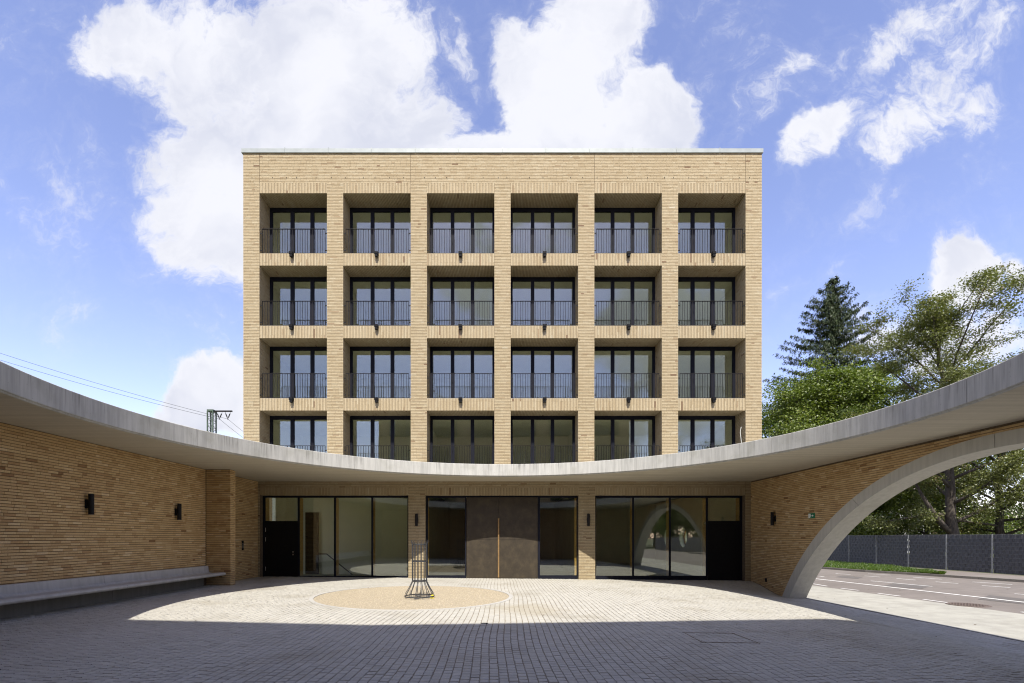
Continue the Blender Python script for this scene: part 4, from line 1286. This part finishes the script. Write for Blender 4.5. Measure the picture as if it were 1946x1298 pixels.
FX = 25.3
fence = thing('privacy_fence', 'long dark grey privacy strip mesh fence across the street', 'fence', (FX, 30, -.14))
FY = [34.2 - 2.5 * k + 12.5 for k in range(11)]
FY = sorted(FY)
zf0, zf1 = .03, 2.0
pmb = MB(); pmb.box(-.03, .03, -.02, .02, 0, 2.03); postm = pmb.mesh('post', GALV)
nst = 10; sh = (zf1 - zf0) / nst
def strip_mesh(ph):
    mb = MB(); L = 2.42; n = 16
    pr = []
    for k in range(n):
        y0_, y1_ = -L / 2 + L * k / n, -L / 2 + L * (k + 1) / n
        o_ = .011 if (k + ph) % 2 else -.011
        pr += [(o_, y0_ + .02), (o_, y1_ - .02)]
    za, zb_ = .002, sh - .002
    for k, (p, q) in enumerate(zip(pr[:-1], pr[1:])):
        tn_ = .5 if k % 2 else (.15 if p[0] > 0 else .85)
        mb.poly([(p[0], p[1], za), (p[0], p[1], zb_), (q[0], q[1], zb_), (q[0], q[1], za)], tn_)
        mb.poly([(p[0] + .003, p[1], za), (q[0] + .003, q[1], za), (q[0] + .003, q[1], zb_), (p[0] + .003, p[1], zb_)], tn_)
        mb.poly([(p[0], p[1], zb_), (p[0] + .003, p[1], zb_), (q[0] + .003, q[1], zb_), (q[0], q[1], zb_)], tn_)
    return mb.mesh('strip', STRIP)
stm = [strip_mesh(0), strip_mesh(1)]
rods = MB()
for k in range(nst + 1):
    z = zf0 + k * sh
    rods.box(-.018, -.012, -1.24, 1.24, z - .004, z + .004); rods.box(.012, .018, -1.24, 1.24, z - .004, z + .004)
for k in range(49):
    y = -1.2 + k * .05; rods.box(-.003, .003, y - .0025, y + .0025, 0, 2.03)
rodm = rods.mesh('mesh_panel', GALV)
for k in range(len(FY)):
    link('post', postm, fence, (0, FY[k] - 30, 0))
    if k < len(FY) - 1:
        yc = (FY[k] + FY[k + 1]) / 2 - 30
        link('mesh_panel', rodm, fence, (0, yc, 0))
        for s_ in range(nst):
            if k == 6 and s_ == 9 and False: continue
            link('strip', stm[s_ % 2], fence, (0, yc, zf0 + s_ * sh))

# the fence runs on beyond the picture and shows again in the glass
for k in range(24):
    yc = FY[0] - 30 - 1.25 - 2.5 * k
    link('post', postm, fence, (0, yc - 1.25, 0)); link('mesh_panel', rodm, fence, (0, yc, 0))
mb = MB(); mb.box(-.006, .006, FY[0] - 60, FY[0], zf0 - .14, zf1 - .14); o = mb.build('strips', STRIP, fence); o.location = (0, -30, 0); o['kind'] = 'stuff'
# ------------------------------------------------------------------ railway mast with feeder wires
MY = 70.0; MX = (402.5 - 955) / 890 * MY; sc = 890 / MY
mz = lambda py: EYE + (1022 - py) / sc
mast = thing('catenary_mast', 'green lattice railway mast with a side arm behind the left canopy', 'mast', (MX, MY, -.7))
hm_ = mz(783) + .7; w_ = .40
mb = MB()
for sx in (-1, 1):
    for sy in (-1, 1): mb.box(sx * w_ - .075, sx * w_ + .075, sy * w_ - .075, sy * w_ + .075, 0, hm_)
mb.build('leg', MAST, mast)
mb = MB(); z = 6.0
while z < hm_ - .6:
    for sy in (-1, 1):
        mb.tube([(-w_, sy * w_, z), (w_, sy * w_, z + .55)], .03, 4); mb.tube([(w_, sy * w_, z + .55), (-w_, sy * w_, z + 1.1)], .03, 4)
        mb.tube([(sy * w_, -w_, z), (sy * w_, w_, z + .55)], .03, 4); mb.tube([(sy * w_, w_, z + .55), (sy * w_, -w_, z + 1.1)], .03, 4)
    z += 1.1
mb.build('lattice', MAST, mast)
mb = MB(); mb.box(-w_ - .06, w_ + .06, -w_ - .06, w_ + .06, hm_, hm_ + .28); mb.build('cap', MAST, mast)
mb = MB(); mb.box(w_, 3.05, -.09, .09, hm_ + .02, hm_ + .22); mb.build('arm', IRON, mast)
ends = []
for xi in (1.15, 2.40):
    zt, zl = hm_ + .02, hm_ - 1.05
    for s_ in (-1, 1):
        mb = MB(); mb.tube([(xi + s_ * .40, 0, zt), (xi + s_ * .36, 0, zt - .25), (xi + s_ * .30, 0, zt - .3), (xi + s_ * .10, 0, zl + .25), (xi + s_ * .06, 0, zl + .2), (xi, 0, zl)], [.03, .03, .075, .075, .03, .03], 6); mb.build('insulator', IRON, mast)
    mb = MB(); mb.lathe([(0, zl - .08), (.1, zl - .05), (.1, zl + .05), (0, zl + .08)], 8, (xi, 0, 0)); mb.build('clamp', IRON, mast)
    ends.append((MX + xi, MY, zl - .7))
def wire(label, p, far_px, right_px):
    """from a point left of the picture through the clamp and on behind the building"""
    (pxl, pyl, Yl), (pxr, pyr, Yr) = far_px, right_px
    A = Vector(((pxl - 955) / 890 * Yl, Yl, EYE + (1022 - pyl) / 890 * Yl)); B = Vector(p); C = Vector(((pxr - 955) / 890 * Yr, Yr, EYE + (1022 - pyr) / 890 * Yr))
    pts = []
    for k in range(25):
        t_ = k / 24; q = A.lerp(B, t_); q.z -= 4 * .55 * t_ * (1 - t_); pts.append(q)
    for k in range(1, 13):
        t_ = k / 12; q = B.lerp(C, t_); q.z -= 4 * .2 * t_ * (1 - t_); pts.append(q)
    mb = MB(); mb.tube(pts, .022, 5); tag(mb.build('feeder_wire', IRON), label, 'wire', 'feeder wires on the railway mast')
wire('upper of two thin wires running left from the railway mast arm tip', ends[1], (-160, 617, 62), (500, 846, 95))
wire('lower of two thin wires running left from the railway mast', ends[0], (-160, 633, 62), (500, 858, 95))

# ------------------------------------------------------------------ building behind the camera: casts the front shade
rb = thing('rear_building', 'brick apartment block closing the court opposite, seen only in the glass', 'building', (0, -5, 0))
HP = 13.1; tl = 1 / math.tan(SUN_EL)
fy = lambda ys, zg: ys - (HP - zg) * tl
plan = [(-10.7, fy(9.62, .05)), (-2.5, fy(9.02, .02)), (10.7, fy(10.62, -.10)), (10.7, -12), (-10.7, -12)]
mb = MB(); mb.prism(plan, 'z', -.4, HP)
def front_y(x): return float(np.interp(x, [-10.7, -2.5, 10.7], [plan[0][1], plan[1][1], plan[2][1]]))
o = mb.build('wall', plain('rear_wall_brick', (0.36, 0.25, 0.14), .9, var=.25, scale=10)); shift(o, rb)
for r in range(3):
    for (a, b) in EDGE:
        c = (a + b) / 2; y = front_y(c); z0 = 4.75 + r * 2.85
        ang = math.atan2(front_y(c + .5) - front_y(c - .5), 1.0)
        f = MB(); f.box(-1.2, 1.2, -.02, .05, 0, 2.0); wn = f.build('window_frame', FRAME, rb, False, (c, y + 5, z0), (0, 0, ang))
        for k in range(3):
            g = MB(); g.box(-1.1 + k * .75, -.42 + k * .75, .05, .056, .1, 1.9); g.build('pane', GLASS, wn)

# ------------------------------------------------------------------ trees
def leaf_quads(C, Nn, size, asp=0.7):
    """leaf quads at centres C with normals Nn"""
    n = len(C)
    r = rng.normal(size=(n, 3)); t1 = np.cross(Nn, r); t1 /= np.linalg.norm(t1, axis=1, keepdims=True) + 1e-9
    t2 = np.cross(Nn, t1)
    s = size[:, None]
    a, b = t1 * s * .5, t2 * s * .5 * asp
    k = Nn * s * 0.10
    V = np.stack([C - a, C + b * .9 + k, C + a, C - b * .9 + k], 1)
    return V.reshape(-1, 3)

def branch_pts(p, d, L, n, droop, wob):
    pts = [np.array(p, float)]; d = np.array(d, float)
    for k in range(n):
        d = d + np.array([0, 0, droop]) / n + rng.normal(0, wob, 3); d /= np.linalg.norm(d)
        pts.append(pts[-1] + d * L / n)
    return pts

def broadleaf(name, label, base, H, spread, leaf, n_leaf, lsize, shape, trunk_r, n_limb=22, first=0.22, lean=(0, 0), group=None, density=1.0, fork=None, droop=-.15, cl=0.42):
    """tapered trunk, rising limbs, side branches and leaf clumps along them; shape(t) gives the crown half width at height share t"""
    t0 = thing(name, label, 'tree', base, 0, group)
    wood = MB()
    tp = []
    for k in range(11):
        t_ = k / 10
        tp.append((lean[0] * t_ ** 1.2 + rng.normal(0, .06) * (k > 0), lean[1] * t_ + rng.normal(0, .06) * (k > 0), H * .96 * t_ - .1))
    tr = [trunk_r * (1.25 if k == 0 else 1) * (1 - .93 * (k / 10) ** .9) + .012 for k in range(11)]
    wood.tube(tp, tr, 9)
    tpa = np.array(tp)
    def at(t_): return np.array([np.interp(t_, np.linspace(0, 1, 11), tpa[:, i]) for i in range(3)])
    clumps = []; size = []
    if fork:
        (ft, fd, fl) = fork
        P = branch_pts(at(ft), fd, fl, 6, .35, .05); wood.tube(P, [trunk_r * .6 * (1 - .8 * k / 6) for k in range(7)], 7)
    for i in range(n_limb):
        t_ = first + (0.985 - first) * ((i + .5) / n_limb) ** .9
        az = i * 2.399 + rng.normal(0, .25)
        Lw = spread * shape(t_) * rng.uniform(.72, 1.12)
        el = R(12 + 48 * t_ + rng.normal(0, 8))
        L = max(.5, Lw / max(.35, math.cos(el)))
        L = min(L, max(.6, (H - at(t_ * .93)[2]) / max(.2, math.sin(el)) * .92))
        d = (math.cos(az) * math.cos(el), math.sin(az) * math.cos(el), math.sin(el))
        p0 = at(t_ * .93)
        P = branch_pts(p0, d, L, 7, droop, .07)
        r0 = max(.02, trunk_r * .42 * (1 - t_ * .8)); wood.tube(P, [r0 * (1 - .85 * k / 7) + .006 for k in range(8)], 5)
        nsub = int(4 + L * 1.5)
        for j in range(nsub):
            f = rng.uniform(.22, 1.0); k = min(6, int(f * 7)); q = P[k] + (P[k + 1] - P[k]) * (f * 7 - k)
            dd = np.array(P[k + 1] - P[k]); dd /= np.linalg.norm(dd) + 1e-9
            rd = rng.normal(size=3); rd[2] *= .55; rd /= np.linalg.norm(rd)
            d2 = dd * .7 + rd; d2 /= np.linalg.norm(d2)
            Ls = L * rng.uniform(.16, .38) * (1.1 - .5 * f) + .25
            Q = branch_pts(q, d2, Ls, 4, -.1, .12)
            wood.tube(Q, [.018, .014, .011, .008, .005], 4)
            for c_ in Q[1:]:
                clumps.append(c_); size.append(rng.uniform(.7, 1.25))
        clumps.append(P[-1]); size.append(1.0)
    C = np.array(clumps); Sz = np.array(size)
    w = Sz / Sz.sum()
    pick = rng.choice(len(C), n_leaf, p=w)
    off = rng.normal(size=(n_leaf, 3)) * np.array([cl, cl, cl * .55]) * Sz[pick][:, None]
    P = C[pick] + off
    cen = np.array([lean[0] * .6, lean[1] * .6, H * .5])
    nn = rng.normal(size=(n_leaf, 3)) + np.array([0, 0, 1.0]) + (P - cen) / (np.linalg.norm(P - cen, axis=1, keepdims=True) + 1e-6) * .5
    nn /= np.linalg.norm(nn, axis=1, keepdims=True)
    V = leaf_quads(P, nn, lsize * rng.uniform(.65, 1.3, n_leaf))
    ct = np.clip(rng.normal(.5, .17, len(C)), 0, 1)
    tone = np.clip(ct[pick] + rng.normal(0, .16, n_leaf), 0, 1)
    me = quads_mesh('crown', V, np.arange(n_leaf * 4).reshape(-1, 4), tone, leaf)
    link('crown', me, t0); wood.build('trunk', BARK, t0, True)
    return t0

def spruce(label, base, H, rmax, n_leaf=26000):
    t0 = thing('spruce_tree', label, 'tree', base)
    wood = MB(); wood.tube([(0, 0, -.1), (.05, 0, H * .5), (0, 0, H)], [.32, .17, .02], 8)
    Ps = []; Ds = []
    z = H * .22
    while z < H * .99:
        t_ = z / H; Lm = min(5.2, rmax * (1 - t_) ** .80 * (1.22 - .25 * t_))
        nb = 7 if t_ < .9 else 5
        az0 = rng.random() * 6
        for k in range(nb):
            L = Lm * rng.uniform(.62, 1.14) + .15
            if rng.random() < .06: continue
            az = az0 + 2 * PI * k / nb + rng.normal(0, .2)
            el = R(-8 + 42 * t_ ** 2 + rng.normal(0, 5))
            d = (math.cos(az) * math.cos(el), math.sin(az) * math.cos(el), math.sin(el))
            P = branch_pts((0, 0, z + rng.normal(0, .1)), d, L, 7, -.10, .03)
            P = [p + np.array([0, 0, .16 * L * max(0, (i / 7 - .6)) ** 1.3 * 2]) for i, p in enumerate(P)]
            wood.tube(P, [.045 * (1 - .85 * i / 7) for i in range(8)], 4)
            for i in range(1, 8):
                f = i / 7
                w_ = L * .30 * (1 - f) + .16
                sd = np.array([-math.sin(az), math.cos(az), 0])
                for s_ in range(int(4 + L * 2.2)):
                    o_ = rng.uniform(-1, 1) * w_
                    p = P[i] + (P[i - 1] - P[i]) * rng.random() + sd * o_
                    hang = rng.uniform(.08, .34) * min(1.0, L * .5)
                    Ps.append(p - np.array([0, 0, hang * .5])); Ds.append((az + rng.normal(0, .6), hang))
        z += (.74 + .14 * rng.random()) * (1 - .45 * t_)
    Ps = np.array(Ps); m = len(Ps)
    reps = max(1, n_leaf // m)
    C = np.repeat(Ps, reps, 0) + rng.normal(0, .075, (m * reps, 3)); az = np.repeat([d[0] for d in Ds], reps) + rng.normal(0, .7, m * reps)
    hang = np.repeat([d[1] for d in Ds], reps)
    n = len(C)
    down = np.stack([np.cos(az) * .55, np.sin(az) * .55, -rng.uniform(.2, 1.2, n)], -1); down /= np.linalg.norm(down, axis=1, keepdims=True)
    side = np.stack([-np.sin(az), np.cos(az), rng.normal(0, .3, n)], -1)
    Ln = (hang * .5 + .09)[:, None]; wd = rng.uniform(.022, .05, n)[:, None]
    V = np.stack([C - down * Ln * .5 - side * wd, C - down * Ln * .5 + side * wd, C + down * Ln * .5 + side * wd * .4, C + down * Ln * .5 - side * wd * .4], 1).reshape(-1, 3)
    tone = np.clip(rng.normal(.45, .22, n), 0, 1)
    link('crown', quads_mesh('crown', V, np.arange(n * 4).reshape(-1, 4), tone, NEEDLE), t0); wood.build('trunk', BARK, t0, True)

def dome(a, b):   # crown half width profile: a = height of widest part, b = fullness
    return lambda t_: max(.12, (1 - abs((t_ - a) / (1.03 - a if t_ > a else a + .25)) ** b)) ** .6

GZ = -.16
spruce('dark spiky spruce rising behind the maple', (31.7, 45.0, GZ), 26.8, 11.5, 90000)
broadleaf('maple_tree', 'dense green maple filling the corner beside the brick block', (29.6, 42.5, GZ), 16.4, 7.0, LEAF_A, 190000, .20, dome(.42, 2.6), .36, 62, .10, cl=.50)
broadleaf('cherry_tree', 'airy olive green tree with a bare trunk showing through its top', (28.6, 29.6, GZ), 17.3, 5.2, LEAF_B, 78000, .12, dome(.50, 1.6), .34, 26, .16, (-1.5, -.3), fork=(.13, (-.72, .1, .7), 4.6), cl=.28, droop=-.05)
broadleaf('lime_tree', 'bushy yellow green tree at the right edge behind the fence', (35.6, 33.5, GZ), 13.8, 5.4, LEAF_B, 52000, .17, dome(.38, 2.0), .30, 34, .08, cl=.42)
broadleaf('beech_tree', 'broad dark green tree low behind the fence inside the arch', (33.0, 47.5, GZ), 11.5, 6.0, LEAF_C, 52000, .20, dome(.38, 2.2), .30, 34, .07, cl=.48)
broadleaf('hazel_tree', 'bright green bushy tree behind the trunk inside the arch', (38.5, 42.5, GZ), 11.5, 5.2, LEAF_A, 42000, .20, dome(.36, 2.2), .24, 30, .06, cl=.46)
tm = broadleaf('alder_tree', 'mid green tree in the gap right of the spruce', (37.0, 52.0, GZ), 14.0, 5.6, LEAF_C, 42000, .22, dome(.42, 2.2), .28, 32, .08, cl=.5)
# more of the park, behind the camera: it shows only in the right-hand glass
for k, (x, y, a_) in enumerate(((31, -18, .4), (34, -27, 2.1), (30, -37, 3.3), (37, -46, 5.0), (31, -56, 1.2), (40, -68, 2.7), (33, -80, 4.1))):
    c_ = copy_tree(tm); c_.location = (x, y, GZ); c_.rotation_euler.z = a_
    c_['label'] = 'park tree behind the fence, mirrored faintly in the right-hand glazing'; c_['group'] = 'park trees mirrored in the glazing'
# pale house glimpsed through the leaves
hs = thing('white_house', 'white rendered house glimpsed through leaves above the fence', 'house', (47, 62, GZ))
mb = MB(); mb.box(-6, 6, -4, 4, 0, 7.2); mb.build('wall', plain('white_render', (0.78, 0.78, 0.76), .9, var=.04), hs)
mb = MB(); mb.prism([(-4.5, 7.2), (4.5, 7.2), (0, 10.2)], 'x', -6.4, 6.4); mb.build('roof', plain('grey_tiles', (0.16, 0.13, 0.12), .9, var=.2), hs)
for x in (-4, -1.3, 1.3, 4):
    for z in (1.0, 4.2):
        f = MB(); f.box(x - .6, x + .6, -4.06, -4.0, z, z + 1.5); wn = f.build('window', FRAME, hs); g = MB(); g.box(x - .5, x + .5, -4.07, -4.06, z + .1, z + 1.4); g.build('pane', GLASS, wn)
# far-off wood that closes the horizon
def wood_mass():
    n = 70000
    u = rng.random(n); X = 20 + u * 110; Y = 72 + rng.random(n) * 16 + .05 * X
    top = 6.0 + 2.5 * np.sin(X * .35) + 1.6 * np.sin(X * .9 + 1)
    Z = GZ + top * rng.random(n) ** .7
    C = np.stack([X, Y, Z], -1); nn = rng.normal(size=(n, 3)) + np.array([0, -.6, .8]); nn /= np.linalg.norm(nn, axis=1, keepdims=True)
    V = leaf_quads(C, nn, rng.uniform(.3, .6, n))
    tag(link('woodland', quads_mesh('woodland', V, np.arange(n * 4).reshape(-1, 4), np.clip(.4 + .3 * np.sin(X * 1.1) * np.sin(Z) + rng.normal(0, .15, n), 0, 1), LEAF_C)), kind='stuff')
wood_mass()

# a few dry leaves blown about
mb = MB()
def litter(n, xr, yr, zf):
    for k in range(n):
        x, y = random.uniform(*xr), random.uniform(*yr); z = float(zf(x, y)) + .012; a = random.random() * 6.3; r = random.uniform(.018, .04)
        c, s_ = math.cos(a) * r, math.sin(a) * r
        mb.poly([(x - c, y - s_, z), (x + s_ * .5, y - c * .5, z + r * .35), (x + c, y + s_, z + .004), (x - s_ * .5, y + c * .5, z + r * .3)], random.random())
litter(26, (-9, 8.5), (5.8, 18.5), gz)
litter(40, (11.2, 13.6), (9.5, 24), lambda x, y: -.455)
litter(60, (14.5, 24), (15, 34), lambda x, y: road_z(x))
tag(mb.build('leaf_litter', plain('dry_leaf', (0.13, 0.085, 0.04), 0.9, var=.4, scale=3)), kind='stuff')
